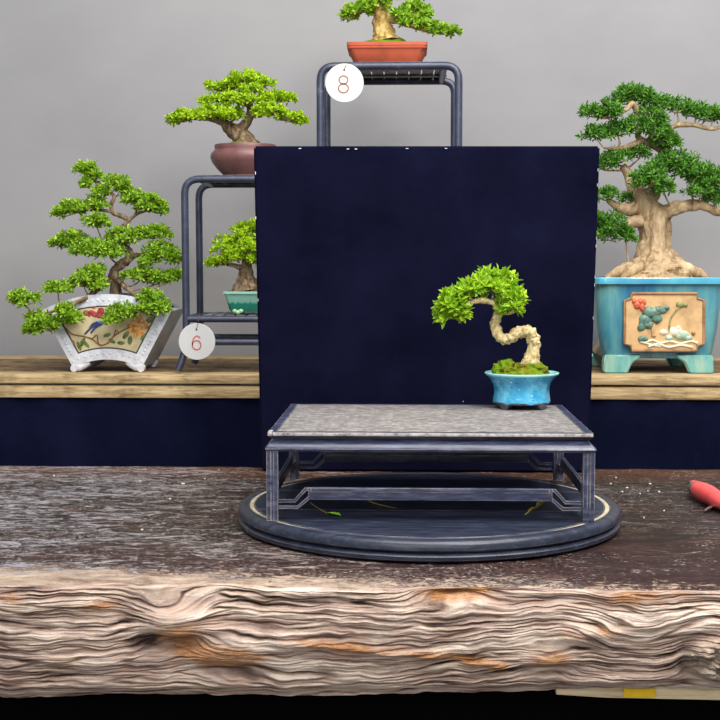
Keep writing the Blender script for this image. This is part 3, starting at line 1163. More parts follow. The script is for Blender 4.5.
def pad_mesh(c, rx, ry, rz, lp, px, per, rng, wratio=0.42, dens=1.0, lumps=True):
    """one foliage pad: tufts over several overlapping lumps. rx, ry, rz metres; lp leaf length in metres"""
    blobs = [(Vector(c), Vector((rx, ry, rz)) * (0.8 if lumps else 1.0))]
    if lumps:
        k = max(3, int(rx / rz * 2.6))
        for i in range(k):
            a = 2 * math.pi * (i + rng.random() * 0.6) / k
            q = Vector(c) + Vector((math.cos(a) * rx * 0.58, math.sin(a) * ry * 0.58, rng.uniform(-0.28, 0.12) * rz))
            blobs.append((q, Vector((rx * 0.45, ry * 0.45, rz * rng.uniform(0.6, 0.8)))))
    tot = sum(bq[1].x * bq[1].y + bq[1].x * bq[1].z for bq in blobs)
    tufts = []
    N = int(dens * 3.4 * (rx * ry + 1.6 * rx * rz) / (lp * lp)) + 14
    for (q, e) in blobs:
        nn = max(5, int(N * (e.x * e.y + e.x * e.z) / tot))
        for i in range(nn):
            while True:
                d = Vector((rng.gauss(0, 1), rng.gauss(0, 1), rng.gauss(0, 1)))
                if d.length > 1e-3:
                    d.normalize()
                    if d.z > -0.45 or rng.random() < 0.25:
                        break
            rad = rng.uniform(0.55, 0.92)
            p = q + Vector((d.x * e.x, d.y * e.y, d.z * e.z * (0.75 if d.z < 0 else 1.0))) * rad
            ax = Vector((d.x * 0.9, d.y * 0.9 - 0.1, max(d.z, -0.25) + 0.55)) + Vector((rng.uniform(-.3, .3), rng.uniform(-.3, .3), rng.uniform(-.2, .3)))
            tufts.append((p, ax))
    return leaves(tufts, lp, lp * wratio, per, rng)


def bonsai(root, Y, trunk_paths, pads, leaf_px, leaf_m, bark, seed, depth_ratio=0.85, per=6, wratio=0.42, wob=0.16, wf=70, dens=1.0, twig=1.6, wz=1.0, nseg=16, full=1.0):
    """trunk_paths: list of [(px,py,dy,rpx)...]; pads: (px,py,rx,rz,dy)"""
    rng = random.Random(seed)
    k = Y / F_PX
    tm = MB()
    nodes = []
    for path in trunk_paths:
        pts = [W(p[0], p[1], Y + p[2]) for p in path]
        rad = [p[3] * k for p in path]
        P_, R_ = catmull(pts, rad, 6)
        nodes += list(zip(P_, R_))
        tm.tube(P_, R_, nseg, True, wob, wf, 1, 1.0, wz)
    lp = leaf_px * k
    for (px, py, rx, rz, dy) in pads:
        rz *= full
        c = W(px, py, Y + dy)
        b = MB()
        v_, f_ = pad_mesh(c, rx * k, min(rx, 26) * k * depth_ratio, rz * k, lp, k, per, rng, wratio, dens)
        b.add(v_, f_)
        b.build('foliage_pad', leaf_m, root, recalc=False)
        # twigs into the pad
        base = c + Vector((0, 0, -rz * k * 0.45))
        nd = min(nodes, key=lambda q: (q[0] - base).length + max(0, q[0].z - base.z) * 1.5)
        mid = (nd[0] + base) / 2 + Vector((rng.uniform(-.1, .1) * rx * k, 0, -0.05 * rx * k))
        r0 = min(nd[1] * 0.7, twig * k)
        tm.tube([nd[0], mid, base, c + Vector((0, 0, rz * k * .1))], [r0, r0 * 0.8, r0 * 0.55, r0 * 0.3], 8, True, wob, wf, 4)
        for j in range(5):
            a = rng.uniform(0, 6.28)
            e = c + Vector((math.cos(a) * rx * k * 0.7, math.sin(a) * min(rx, 26) * k * 0.6, -rz * k * rng.uniform(0.0, 0.3)))
            tm.tube([base, (base + e) / 2 + Vector((0, 0, -0.06 * rz * k)), e], [r0 * 0.5, r0 * 0.4, r0 * 0.2], 6, True, 0, 1, 3)
    tm.build('trunk', bark, root)


def mound(mb, c, rx, ry, h, seed=0, amp=0.25, n=36, m=9, f=60, power=1.3):
    vs, fs = [], []
    off = Vector((seed * 3.1, seed * 1.7, 0))
    for i in range(m + 1):
        t_ = i / m
        for k in range(n):
            th = 2 * math.pi * k / n
            x, y = math.cos(th) * t_, math.sin(th) * t_
            hh = h * (max(0.0, 1 - t_ ** power)) + h * amp * mnoise.noise(Vector((x * rx, y * ry, 0)) * f + off) * (1 - t_ ** 4)
            vs.append((c[0] + x * rx, c[1] + y * ry, c[2] + hh))
    for i in range(m):
        for k in range(n):
            fs.append([i * n + k, (i + 1) * n + k, (i + 1) * n + (k + 1) % n, i * n + (k + 1) % n])
    mb.add(vs, fs)


# ------------------------------------------------------------------ bonsai on the stand
AY = 2.082
k = AY / F_PX
zb = z_top + 0.0002
pc = W(521.5, 400, AY)
cA = (pc.x, AY, zb)
t = thing('potted_bonsai', 'small bonsai with a twisted pale trunk in a sky blue pot on the low stand', 'bonsai', cA)
ztop_ = W(521, 372, AY).z - zb


def arch(th, r, z):
    # four feet: lift the base between them
    if z > 0.0088:
        return 0.0009 * math.sin(th * 7 + 1) + 0.0007 * math.sin(th * 15)
    q = abs(((th + math.pi / 2 + math.pi / 4) % (math.pi / 2)) - math.pi / 4)
    lift = 0.0078 * max(0.0, min(1.0, (0.68 - q) / 0.16))
    return lift * (1 - z / 0.0090)


H0 = ztop_
b = MB()
wav = lambda th, r, z: (0.0009 * math.sin(th * 7 + 1) + 0.0007 * math.sin(th * 15)) if z < 0.0105 else 0
b.lathe(cA, [(0.0455, 0.0102), (0.0460, 0.0114), (0.0459, 0.0128), (0.0452, 0.018), (0.0440, 0.026), (0.0446, 0.034), (0.0470, 0.041), (0.0520, 0.048), (0.0568, H0 - 0.0045)], 96, 1, 1, False, False, wav)
potA = b.build('pot', M['sky_glaze'], t)
b = MB()
b.lathe(cA, [(0.030, 0.0), (0.0440, 0.0), (0.0450, 0.0035), (0.0455, 0.0087), (0.0456, 0.0108)], 96, 1, 1, True, False, arch)
b.build('foot_ring', M['bare_clay'], potA)
b = MB()
b.lathe(cA, [(0.0566, H0 - 0.0047), (0.0590, H0 - 0.0025), (0.0592, H0 - 0.0008), (0.0580, H0), (0.0545, H0 - 0.0005), (0.0500, H0 - 0.006), (0.046, H0 - 0.012)], 96, 1, 1, False, False)
b.build('rim', M['pale_rim'], potA)
b = MB()
cm = (cA[0] - 0.001, AY, zb + H0 - 0.007)
mound(b, cm, 0.051, 0.051, 0.017, 2, 0.5, 48, 14, 70, 2.4)
l1 = W(505, 362, AY - 0.005)
b.ball((l1.x, l1.y, zb + H0 + 0.004), (0.020, 0.022, 0.016), 40, 24, 0.35, 160)
l2 = W(531, 364, AY)
b.ball((l2.x, l2.y, zb + H0 + 0.003), (0.026, 0.024, 0.014), 40, 24, 0.35, 160)
b.build('moss', M['moss'], t)
trunkA = [[(528, 370, 0, 10), (531, 360, 0, 8), (533.5, 348, 0, 6.4), (533, 338, 0, 6), (528, 331.5, 0, 6), (519, 332, -0.004, 5.8), (511, 337, -0.008, 5.6), (504, 339.2, -0.008, 5.4), (498.5, 335, -0.004, 5.2), (495.5, 326, 0, 5),
           (497, 316, 0, 4.6), (503, 307, 0, 3.8), (511, 299, 0, 2.4), (517, 290, 0, 1.2)],
          [(500, 311, 0, 3.2), (493, 303, -0.01, 2.8), (481, 300.5, -0.02, 2.6), (471, 303, -0.025, 2.4), (461, 308, -0.025, 1.8), (452, 309, -0.025, 1)]]
padsA = [(500, 288, 19, 17, 0), (482, 287, 16, 14, -0.012), (513, 300, 15, 15, -0.004), (493, 281, 15, 11, 0.015), (469, 291, 12, 8, -0.02), (451, 307, 12, 13, -0.025), (459, 315, 9, 9, -0.02), (447, 317, 8, 7, -0.02), (454, 299, 10, 7, -0.02), (511, 310, 9, 8, -0.02)]
bonsai(t, AY, trunkA, padsA, 10, M['leaf_lime'], M['bark_pale'], 5, 0.95, 7, 0.38, 0.34, 150, 1.0, 1.5)

# ------------------------------------------------------------------ tubular racks
def rpath(pts, r, seg=6):
    """polyline with rounded corners"""
    out = [Vector(pts[0])]
    for i in range(1, len(pts) - 1):
        p = Vector(pts[i])
        a = (Vector(pts[i - 1]) - p)
        c_ = (Vector(pts[i + 1]) - p)
        rr = min(r, a.length * 0.49, c_.length * 0.49)
        a = p + a.normalized() * rr
        c_ = p + c_.normalized() * rr
        for k_ in range(seg + 1):
            s_ = k_ / seg
            out.append(a * (1 - s_) ** 2 + p * 2 * s_ * (1 - s_) + c_ * s_ * s_)
    out.append(Vector(pts[-1]))
    return out


# rack 6
Y6F, Y6R = 2.742, 2.93
x6 = W(185.3, 260, Y6F).x
x6r = x6 + 0.256
z6 = W(200, 179, Y6F).z
t = thing('tubular_rack', 'two-level dark blue tubular rack left of the backdrop, carrying the number 6 tag', 'rack', ((x6 + x6r) / 2, (Y6F + Y6R) / 2, SH_Z))
rt = 0.0078
for y, nm in ((Y6F, 'front_frame'), (Y6R, 'rear_frame')):
    b = MB()
    dy = -0.012 if y == Y6F else 0.012
    fx = W(178.5, 371, Y6F - 0.01).x - x6
    b.tube(rpath([(x6 + fx, y + dy, SH_Z + 0.0065), (x6 + 0.001, y, SH_Z + 0.055), (x6, y, z6), (x6r, y, z6), (x6r, y, SH_Z + 0.055), (x6r - fx, y + dy, SH_Z + 0.0065)], 0.032), rt, 12)
    b.build(nm, M['tube'], t)
    for zz in (W(220, 319, Y6F).z, W(220, 342, Y6F).z):
        b = MB()
        b.tube([(x6, y, zz), (x6r, y, zz)], rt * 0.95, 12)
        b.build('rail', M['tube'], t)
z6l = W(220, 319, Y6F).z
for zz, nm in ((z6, 'top_shelf'), (z6l, 'lower_shelf')):
    b = MB()
    for i in range(8):
        x = x6 + 0.046 + i * 0.0235
        b.box((x - 0.009, Y6F, zz + 0.005), (x + 0.009, Y6R, zz + 0.0085), 0.0008)
    b.box((x6 + 0.03, (Y6F + Y6R) / 2 - 0.01, zz + 0.001), (x6r - 0.03, (Y6F + Y6R) / 2 + 0.01, zz + 0.0055), 0.0006)
    b.build(nm, M['slat'], t)
for x, sg in ((x6, 1), (x6r, -1)):
    for xx, zz in ((x, z6l), (x + sg * 0.03, z6)):
        b = MB()
        b.tube([(xx, Y6F, zz), (xx, Y6R, zz)], rt * 0.9, 10)
        b.build('side_bar', M['tube'], t)

# rack 8
Y8F, Y8R = 2.79, 3.02
x8, x8r = W(320.5, 100, Y8F).x, W(458.5, 100, Y8F).x
z8 = W(390, 66, Y8F).z
t = thing('tubular_rack', 'tall dark blue tubular rack behind the backdrop, carrying the number 8 tag', 'rack', ((x8 + x8r) / 2, (Y8F + Y8R) / 2, SH_Z))
for y, nm in ((Y8F, 'front_frame'), (Y8R, 'rear_frame')):
    b = MB()
    b.tube(rpath([(x8, y, SH_Z), (x8, y, z8), (x8r, y, z8), (x8r, y, SH_Z)], 0.03), 0.0085, 12)
    b.build(nm, M['tube'], t)
b = MB()
for i in range(9):
    x = x8 + 0.035 + i * (x8r - x8 - 0.07) / 8
    b.box((x - 0.0127, Y8F, z8 + 0.0055), (x + 0.0127, Y8R, z8 + 0.009), 0.0008)
for y in (Y8F + 0.06, Y8R - 0.06):
    b.box((x8 + 0.02, y - 0.008, z8 + 0.001), (x8r - 0.02, y + 0.008, z8 + 0.006), 0.0006)
b.build('top_shelf', M['slat'], t)
for x, sg in ((x8, 1), (x8r, -1)):
    for xx, zz in ((x, SH_Z + 0.12), (x + sg * 0.03, z8)):
        b = MB()
        b.tube([(xx, Y8F, zz), (xx, Y8R, zz)], 0.0075, 10)
        b.build('side_bar', M['tube'], t)


# round number tags
def stroke(mb, pts, w, y, yt, closed=False):
    vs, fs = [], []
    n_ = len(pts)
    for i in range(n_):
        if closed:
            a, c_ = Vector(pts[i - 1]), Vector(pts[(i + 1) % n_])
        else:
            a, c_ = Vector(pts[max(i - 1, 0)]), Vector(pts[min(i + 1, n_ - 1)])
        d = (c_ - a).normalized()
        nn = Vector((-d.y, d.x)) * w / 2
        p = Vector(pts[i])
        for q in (p + nn, p - nn):
            vs.append((q.x, y, q.y))
        for q in (p + nn, p - nn):
            vs.append((q.x, yt, q.y))
    m_ = n_ if closed else n_ - 1
    for i in range(m_):
        a, c_ = i * 4, ((i + 1) % n_) * 4
        fs += [[a, a + 1, c_ + 1, c_], [a + 2, c_ + 2, c_ + 3, a + 3], [a, c_, c_ + 2, a + 2], [a + 1, a + 3, c_ + 3, c_ + 1]]
    mb.add(vs, fs, False)


def ell(cx, cz, rx, rz, a0=0, a1=360, n_=40):
    return [(cx + rx * math.cos(math.radians(a0 + (a1 - a0) * i / n_)), cz + rz * math.sin(math.radians(a0 + (a1 - a0) * i / n_))) for i in range(n_ + (0 if a1 - a0 == 360 else 1))]


def number_tag(px, py, rpx, Y, digit, label, zhook, ink):
    c_ = W(px, py, Y)
    k_ = Y / F_PX
    r_ = rpx * k_
    t_ = thing('number_tag', label, 'tag', (c_.x, Y, c_.z - r_), 'round number tags')
    b_ = MB()
    # a disc whose axis runs along Y
    vs, fs = [], []
    n_ = 64
    ring = [(r_ - 0.0006, Y - 0.0012), (r_, Y - 0.0006), (r_, Y + 0.0006), (r_ - 0.0006, Y + 0.0012)]
    for (rr, y) in ring:
        for i in range(n_):
            th = 2 * math.pi * i / n_
            vs.append((c_.x + rr * math.cos(th), y, c_.z + rr * math.sin(th)))
    for j in range(3):
        for i in range(n_):
            fs.append([j * n_ + i, j * n_ + (i + 1) % n_, (j + 1) * n_ + (i + 1) % n_, (j + 1) * n_ + i])
    fs.append(list(range(n_)))
    fs.append([3 * n_ + i for i in range(n_)][::-1])
    b_.add(vs, fs)
    disc_ = b_.build('disc', M['white'], t_)
    b_ = MB()
    y0, y1 = Y - 0.0019, Y - 0.0011
    dz = -1.0 * k_
    if digit == 8:
        stroke(b_, ell(c_.x - k_, c_.z + dz + 4.0 * k_, 4.3 * k_, 3.9 * k_), 1.2 * k_, y0, y1, True)
        stroke(b_, ell(c_.x - k_, c_.z + dz - 4.2 * k_, 4.9 * k_, 4.3 * k_), 1.2 * k_, y0, y1, True)
    else:
        cx_, cz_ = c_.x - 0.3 * k_, c_.z + dz - 2.6 * k_
        stroke(b_, ell(cx_, cz_, 4.3 * k_, 4.6 * k_), 1.2 * k_, y0, y1, True)
        pts = ell(cx_ + 0.4 * k_, cz_ + 0.8 * k_, 4.7 * k_, 8.4 * k_, 48, 186, 24)
        stroke(b_, pts, 1.2 * k_, y0, y1)
    b_.build('digit', ink, disc_)
    b_ = MB()
    hz = c_.z + r_ * 0.72
    b_.tube(rpath([(c_.x - 0.2 * k_, Y - 0.0022, hz - 0.002), (c_.x + 0.6 * k_, Y - 0.0030, hz + 0.004), (c_.x + 2.2 * k_, Y - 0.002, zhook), (c_.x + 2.2 * k_, Y + 0.012, zhook + 0.010)], 0.004), 0.0006, 6)
    b_.ball((c_.x - 0.2 * k_, Y - 0.0016, hz - 0.002), (0.0022, 0.0012, 0.0022), 10, 6)
    b_.build('string', M['thread'], t_)


number_tag(344.5, 83, 19, Y8F - 0.014, 8, 'round white number tag reading 8', z8, M['ink8'])
number_tag(197, 341.5, 18.5, Y6F - 0.014, 6, 'round white number tag reading 6', z6l, M['ink6'])


# ------------------------------------------------------------------ bonsai in a purple-brown pot on rack 6
CY = 2.835
k = CY / F_PX
zb = z6 + 0.0087
pc = W(245.5, 160, CY)
H0 = W(245, 145, CY).z - zb
cC = (pc.x, CY, zb)
t = thing('potted_bonsai', 'bonsai with yellow green pads in a purple brown pot on top of the left rack', 'bonsai', cC)
s_ = H0 / 30.0
b = MB()
b.lathe(cC, [(0.0430, 0), (0.0470, 0.0), (0.0475, 2 * s_), (0.0500, 3 * s_), (0.062, 8 * s_), (0.0725, 14 * s_), (0.0760, 18 * s_), (0.0745, 22 * s_), (0.0685, 24.5 * s_), (0.0665, 25.5 * s_), (0.0672, 29 * s_), (0.0660, 30 * s_), (0.0620, 30 * s_), (0.0610, 25 * s_)], 72, 1, 0.92, True, False)
b.build('pot', M['brown_clay'], t)
b = MB()
mound(b, (cC[0], CY, zb + 26 * s_), 0.0615, 0.056, 0.020, 4, 0.3, 40, 10, 60, 1.6)
b.build('soil', M['moss'], t)
trC = [[(246, 146, 0, 14), (243, 138, 0, 9.5), (236, 132.5, 0, 8), (229, 127.5, 0, 6.5), (222, 122, -0.01, 4), (208, 119, -0.015, 2.2), (190, 119, -0.02, 1)],
       [(236, 134, 0, 6.5), (243, 127, 0.0, 5.5), (249, 119, 0.004, 4.6), (251, 110, 0.006, 4), (248, 100, 0.0, 3), (246, 90, 0.0, 2), (245, 80, 0, 1)],
       [(250, 116, 0, 3), (262, 113, -0.01, 2.2), (276, 115, -0.015, 1.6), (290, 121, -0.015, 1)]]
paC = [(245, 78, 18, 8, 0), (231, 85, 11, 6, -0.005), (219, 88, 13, 7, 0), (260, 84, 14, 7, 0.005), (250, 90, 12, 6, -0.02), (227, 99, 17, 7.5, -0.01), (208, 102, 8, 5, -0.01), (277, 98, 16, 7, 0), (288, 99, 7, 5, 0), (246, 101, 15, 8, -0.03), (265, 99, 9, 6, -0.01),
       (189, 117, 19, 7.5, -0.02), (175, 121, 8, 5, -0.02), (213, 113, 19, 9, -0.02), (233, 116, 13, 9, -0.03), (271, 111, 15, 7.5, -0.02), (289, 118, 14, 7.5, -0.015), (301, 122, 5, 4, -0.015), (260, 114, 7, 6, -0.03)]
bonsai(t, CY, trC, paC, 5.2, M['leaf_bright'], M['bark_brown'], 9, 0.85, 6, 0.5, 0.22, 80, 1.0, 1.4)

# ------------------------------------------------------------------ small green pot on the lower level of rack 6
EY = 2.80
zb = z6l + 0.0087
pc = W(260, 300, EY)
k = EY / F_PX
zE = lambda py: W(260, py, EY - 0.045).z - zb
cE = (pc.x, EY, zb)
t = thing('potted_bonsai', 'small bonsai in a two-tone green glazed pot on the lower level of the rack', 'bonsai', cE)
H0 = W(260, 291.5, EY - 0.05).z - zb
hx_ = 35 * k
b = MB()
b.loft(cE, [(0.006, hx_ * .78, .040, .006), (0.010, hx_ * .82, .042, .008), (H0 * .75, hx_ * .92, .048, .008), (H0 - 0.006, hx_ * .95, .050, .008), (H0 - 0.005, hx_, .053, .008), (H0, hx_, .053, .008), (H0, hx_ * .93, .047, .006), (H0 - .012, hx_ * .91, .046, .006)], 5, True, False)
potE = b.build('pot', M['green_glaze'], t)
for sx_ in (-1, 1):
    for sy_ in (-1, 1):
        b = MB()
        for q in range(3):
            b.ball((cE[0] + sx_ * hx_ * (.66 - .09 * q), EY + sy_ * (.040), zb + 0.0045 + (0.0028 if q != 1 else 0.0) + .0004), (0.0055, 0.005, 0.005), 12, 8)
        b.build('scalloped_foot', M['pale_green'], potE)
b = MB()
mound(b, (cE[0] - 0.012, EY, zb + H0 - .010), hx_ * .80, .043, .034, 6, 0.3, 40, 10, 50, 1.5)
b.build('soil', M['soil'], t)
trE = [[(247, 290, 0, 16), (246, 281, 0, 10), (246.5, 272, 0, 7), (247, 262, 0, 5), (244, 252, 0, 3.5), (245, 240, 0, 2), (250, 230, 0, 1)],
       [(246, 270, 0, 4), (236, 266, -.01, 2.4), (224, 264, -.015, 1.6), (214, 264, -.015, .8)],
       [(248, 262, 0, 4), (262, 258, -.01, 2.4), (276, 258, -.01, 1.2)]]
paE = [(246, 230, 14, 7, 0), (258, 226, 10, 6, 0), (228, 242, 14, 7, 0), (243, 240, 12, 8, -.02), (250, 249, 15, 8, -.03), (225, 251, 12, 7, -.02), (232, 257, 12, 7, -.03), (217, 262.5, 11, 5.5, -.02), (264, 240, 14, 9, 0), (270, 254, 16, 9, -.01), (256, 260, 10, 6, -.03), (280, 246, 12, 8, 0)]
bonsai(t, EY, trE, paE, 5.2, M['leaf_bright'], M['bark_brown'], 12, 0.8, 6, 0.46, 0.22, 80, 1.0, 1.3)

# ------------------------------------------------------------------ red pot on rack 8
DY = 2.885
zb = z8 + 0.0092
k = DY / F_PX
pc = W(387.5, 50, DY)
cD = (pc.x, DY, zb)
t = thing('potted_bonsai', 'bonsai in a shallow brick red clay pot on top of the tall rack', 'bonsai', cD)
DFY = DY - 0.062
H0 = W(388, 41.5, DFY).z - zb
kf = DFY / F_PX
hb, ht = 31 * kf, 39.8 * kf
b = MB()
b.loft(cD, [(0.0, hb - .002, .048, .010), (H0 * .05, hb, .049, .012), (H0 * .14, hb + .002, .050, .012), (H0 * .20, hb + .006, .052, .012), (H0 * .52, ht - .008, .057, .012), (H0 * .70, ht - .003, .0595, .010), (H0 * .72, ht - .001, .0612, .008), (H0 * .78, ht, .062, .008), (H0 * .80, ht - .0015, .0607, .008), (H0 * .83, ht - .0015, .0607, .008),
            (H0 * .85, ht, .062, .008), (H0, ht, .062, .008), (H0, ht - .008, .054, .006), (H0 - .010, ht - .009, .053, .006)], 2, True, False)
b.build('pot', M['terracotta'], t)
b = MB()
mound(b, (cD[0] - .003, DY, zb + H0 - .008), ht - .011, .053, .027, 8, 0.25, 40, 10, 60, 1.9)
b.build('soil', M['moss'], t)
trD = [[(385, 41, 0, 15), (384, 34, 0, 11), (382, 26, 0, 9), (381, 17, 0, 7.5), (383, 9, 0, 6), (388, 0, 0, 5), (393, -12, 0, 3), (394, -26, 0, 1.5)],
       [(383, 14, 0, 4), (372, 9, -.01, 2.6), (360, 9, -.015, 1.5)],
       [(384, 18, 0, 5), (396, 21, -.01, 3), (412, 26, -.015, 2.4), (428, 31, -.015, 1.8), (444, 34, -.015, 1)]]
paD = [(360, 11, 15, 7, -.015), (350, 16, 7, 4.5, -.015), (376, 4, 14, 7, -.02), (366, 3, 9, 6, 0), (401, 15, 11, 7, -.03), (414, 9, 14, 8, -.01), (425, 14, 8, 7, -.01), (412, 23, 13, 5.5, -.03), (428, 27, 11, 5.5, -.02), (440, 31, 14, 6, -.015), (452, 33, 7, 4, -.015), (385, -6, 18, 8, 0), (408, -6, 18, 8, 0), (396, -18, 18, 9, 0), (394, -30, 12, 8, 0)]
bonsai(t, DY, trD, paD, 6.0, M['leaf_green'], M['bark_gold'], 15, 0.8, 6, 0.46, 0.25, 90, 1.0, 1.5)

# ------------------------------------------------------------------ fan-shaped painted pot
FY = 2.752
k = FY / F_PX
depth = 0.165
zfoot = SH_Z
ap = W(108.5, 309 + 122.7, FY)      # apex of the fan sector
R2, R1, HA = 139 * k, 74 * k, math.radians(28.2)
t = thing('potted_bonsai', 'slanting bonsai with many pads in a white fan-shaped pot painted with flowers', 'bonsai', (ap.x, FY + depth / 2, SH_Z))


def sector(r1, r2, ha, n_=28, dx=0.0):
    p = [(ap.x + r2 * math.sin(-ha + 2 * ha * i / n_), ap.z + r2 * math.cos(-ha + 2 * ha * i / n_)) for i in range(n_ + 1)]
    p += [(ap.x + r1 * math.sin(ha - 2 * ha * i / n_), ap.z + r1 * math.cos(ha - 2 * ha * i / n_)) for i in range(n_ + 1)]
    return p


def arc_solid(mb, r1, r2, a0, a1, y0, y1, n_=28):
    p = [(ap.x + r2 * math.sin(a0 + (a1 - a0) * i / n_), ap.z + r2 * math.cos(a0 + (a1 - a0) * i / n_)) for i in range(n_ + 1)]
    p += [(ap.x + r1 * math.sin(a1 - (a1 - a0) * i / n_), ap.z + r1 * math.cos(a1 - (a1 - a0) * i / n_)) for i in range(n_ + 1)]
    m_ = len(p)
    vs = [(x, y0, z) for x, z in p] + [(x, y1, z) for x, z in p]
    fs = []
    h_ = n_ + 1
    for i in range(n_):
        a, b_, c_, d_ = i, i + 1, m_ - 2 - i, m_ - 1 - i
        fs += [[a, b_, c_, d_], [a + m_, d_ + m_, c_ + m_, b_ + m_]]
    for i in range(m_):
        fs.append([i, i + m_, (i + 1) % m_ + m_, (i + 1) % m_])
    mb.add(vs, fs, False)


b = MB()
arc_solid(b, R1, R2 - 0.014, -HA, HA, FY + 0.006, FY + depth)
wt = 0.010 / R2
arc_solid(b, R2 - 0.0141, R2, -HA, -HA + wt, FY + 0.006, FY + depth, 4)
arc_solid(b, R2 - 0.0141, R2, HA - wt, HA, FY + 0.006, FY + depth, 4)
arc_solid(b, R2 - 0.0141, R2, -HA, HA, FY + depth - 0.010, FY + depth)
potF = b.build('pot', M['porcelain_grey'], t)
b = MB()
BW = 11.0 * k
arc_solid(b, R2 - BW, R2 + .001, -HA, HA, FY - 0.002, FY + 0.0061)
arc_solid(b, R1 - .001, R1 + BW * .95, -HA, HA, FY - 0.002, FY + 0.0061)
for sg in (-1, 1):
    w1 = BW / R1
    # straight side borders
    def pt(r_, off):
        return Vector((ap.x + sg * (r_ * math.sin(HA) - off * math.cos(HA)), ap.z + r_ * math.cos(HA) + off * math.sin(HA)))
    q = [pt(R1, 0), pt(R2, 0), pt(R2 - .002, BW), pt(R1 + 0.004, BW)]
    b.prism([(p.x, p.y) for p in q], FY - 0.0021, FY + 0.006)
# raised beads
for (rr, cnt) in ((R2 - BW * .5, 22), (R1 + BW * .5, 12)):
    for i in range(cnt):
        a = -HA * .93 + 2 * HA * .93 * i / (cnt - 1)
        b.ball((ap.x + rr * math.sin(a), FY - .002, ap.z + rr * math.cos(a)), (.0030, .0012, .0030), 8, 6)
for sg in (-1, 1):
    for i in range(11):
        p = pt(0, 0)
        r_ = R1 + BW + (R2 - R1 - 2 * BW) * (i + .5) / 11
        p = Vector((ap.x + sg * (r_ * math.sin(HA) - BW * .5 * math.cos(HA)), ap.z + r_ * math.cos(HA) + BW * .5 * math.sin(HA)))
        b.ball((p.x, FY - .002, p.y), (.0030, .0012, .0030), 8, 6)
b.build('beaded_border', M['porcelain'], t)
# inner panel
b = MB()
HA2 = HA * 0.93
b.mat(M['line'])
arc_solid(b, R1 + BW * .9, R2 - BW * .98, -HA2, HA2, FY + .0010, FY + .0058)
b.mat(M['panel_cream'])
def inner(r_, sg, off):
    return Vector((ap.x + sg * (r_ * math.sin(HA) - off * math.cos(HA)), ap.z + r_ * math.cos(HA) + off * math.sin(HA)))
lo_r, hi_r = R1 + BW * 1.08, R2 - BW * 1.12
poly = []
lp_, rp_ = inner(hi_r, -1, BW * 1.16), inner(hi_r, 1, BW * 1.16)
a1_ = math.atan2(rp_.x - ap.x, rp_.y - ap.z)
for i in range(29):
    a = -a1_ + 2 * a1_ * i / 28
    poly.append((ap.x + hi_r * math.sin(a), ap.z + hi_r * math.cos(a)))
lb = inner(lo_r, 1, BW * 1.16)
a2_ = math.atan2(lb.x - ap.x, lb.y - ap.z)
for i in range(29):
    a = a2_ - 2 * a2_ * i / 28
    poly.append((ap.x + lo_r * math.sin(a), ap.z + lo_r * math.cos(a)))
m_ = len(poly)
vs = [(x, FY + .0002, z) for x, z in poly]
fs = [[i, i + 1, m_ - 2 - i, m_ - 1 - i] for i in range(28)]
b.add(vs, fs, False)
pnF = b.build('panel', M['panel_cream'], t, recalc=False)


# the painted bird, flowers and branches (thin enamel relief)
b = MB()
U = lambda px, py: W(px, py, FY)
def blob(px, py, rx, rz, rot=0, y=0.0004):
    c_ = U(px, py)
    vs = [(c_.x, FY - y - .0006, c_.z)]
    n_ = 14
    for i in range(n_):
        th = 2 * math.pi * i / n_
        x, z = rx * k * math.cos(th), rz * k * math.sin(th)
        cr, sr = math.cos(math.radians(rot)), math.sin(math.radians(rot))
        vs.append((c_.x + x * cr - z * sr, FY - y + 0.0004, c_.z + x * sr + z * cr))
    b.add(vs, [[0, 1 + i, 1 + (i + 1) % n_] for i in range(n_)])
def line(pts, r):
    P_ = [U(*p) for p in pts]
    P_ = [Vector((p.x, FY, p.z)) for p in P_]
    b.tube(P_, [r * k] * len(P_), 6, True, 0, 1, 4)
rg_ = random.Random(3)
b.mat(M['p_brown'])
line([(66, 328), (72, 334), (82, 336), (92, 339), (100, 345), (108, 343), (114, 336), (122, 331), (132, 326)], .8)
line([(92, 339), (97, 335), (98, 342), (101, 346)], .7)
line([(114, 336), (116, 330), (119, 334)], .6)
b.mat(M['p_green'])
for (x, y, rx, rz, ro) in [(82, 343, 6, 2.2, 60), (79, 346, 5, 2, 110), (86, 344, 5, 2, -50), (107, 335, 4, 2, 20), (112, 341, 4, 2, -30), (126, 335, 5, 2.4, 50), (130, 340, 5, 2.4, 80), (121, 343, 4, 2, 0), (150, 320, 5, 3, 20), (147, 326, 4, 2, -40), (143, 337, 4, 2, 60), (78, 318, 5, 2.4, 20)]:
    blob(x, y, rx, rz, ro)
b.mat(M['p_orange'])
for i in range(16):
    a = rg_.random() * 6.28
    r_ = rg_.random() ** .5
    blob(138 + 9 * r_ * math.cos(a), 327 - 8 * r_ * math.sin(a), 4, 2.6, rg_.random() * 180, .0004 + .0001 * i)
b.mat(M['p_red'])
for i in range(12):
    a = rg_.random() * 6.28
    r_ = rg_.random() ** .5
    blob(95 + 8 * r_ * math.cos(a), 311 - 6 * r_ * math.sin(a), 3.4, 2.4, rg_.random() * 180, .0004 + .0001 * i)
b.mat(M['p_brown'])
blob(71, 343, 4, 3.4, 10)
blob(86, 313, 3, 3, 0)
b.mat(M['p_indigo'])
for (x0, y0, x1, y1) in [(100, 323, 85, 334), (102, 324, 91, 333), (98, 322, 90, 328)]:
    line([(x0, y0), ((x0 + x1) / 2 - 1, (y0 + y1) / 2 - 1), (x1, y1)], 1.1)
b.mat(M['p_blue'])
blob(102, 322, 6, 2.4, 24, .0008)
blob(108, 319, 3, 2.6, 20, .0010)
line([(104, 318), (107, 314), (112, 312)], .9)
b.build('painted_design', None, pnF)

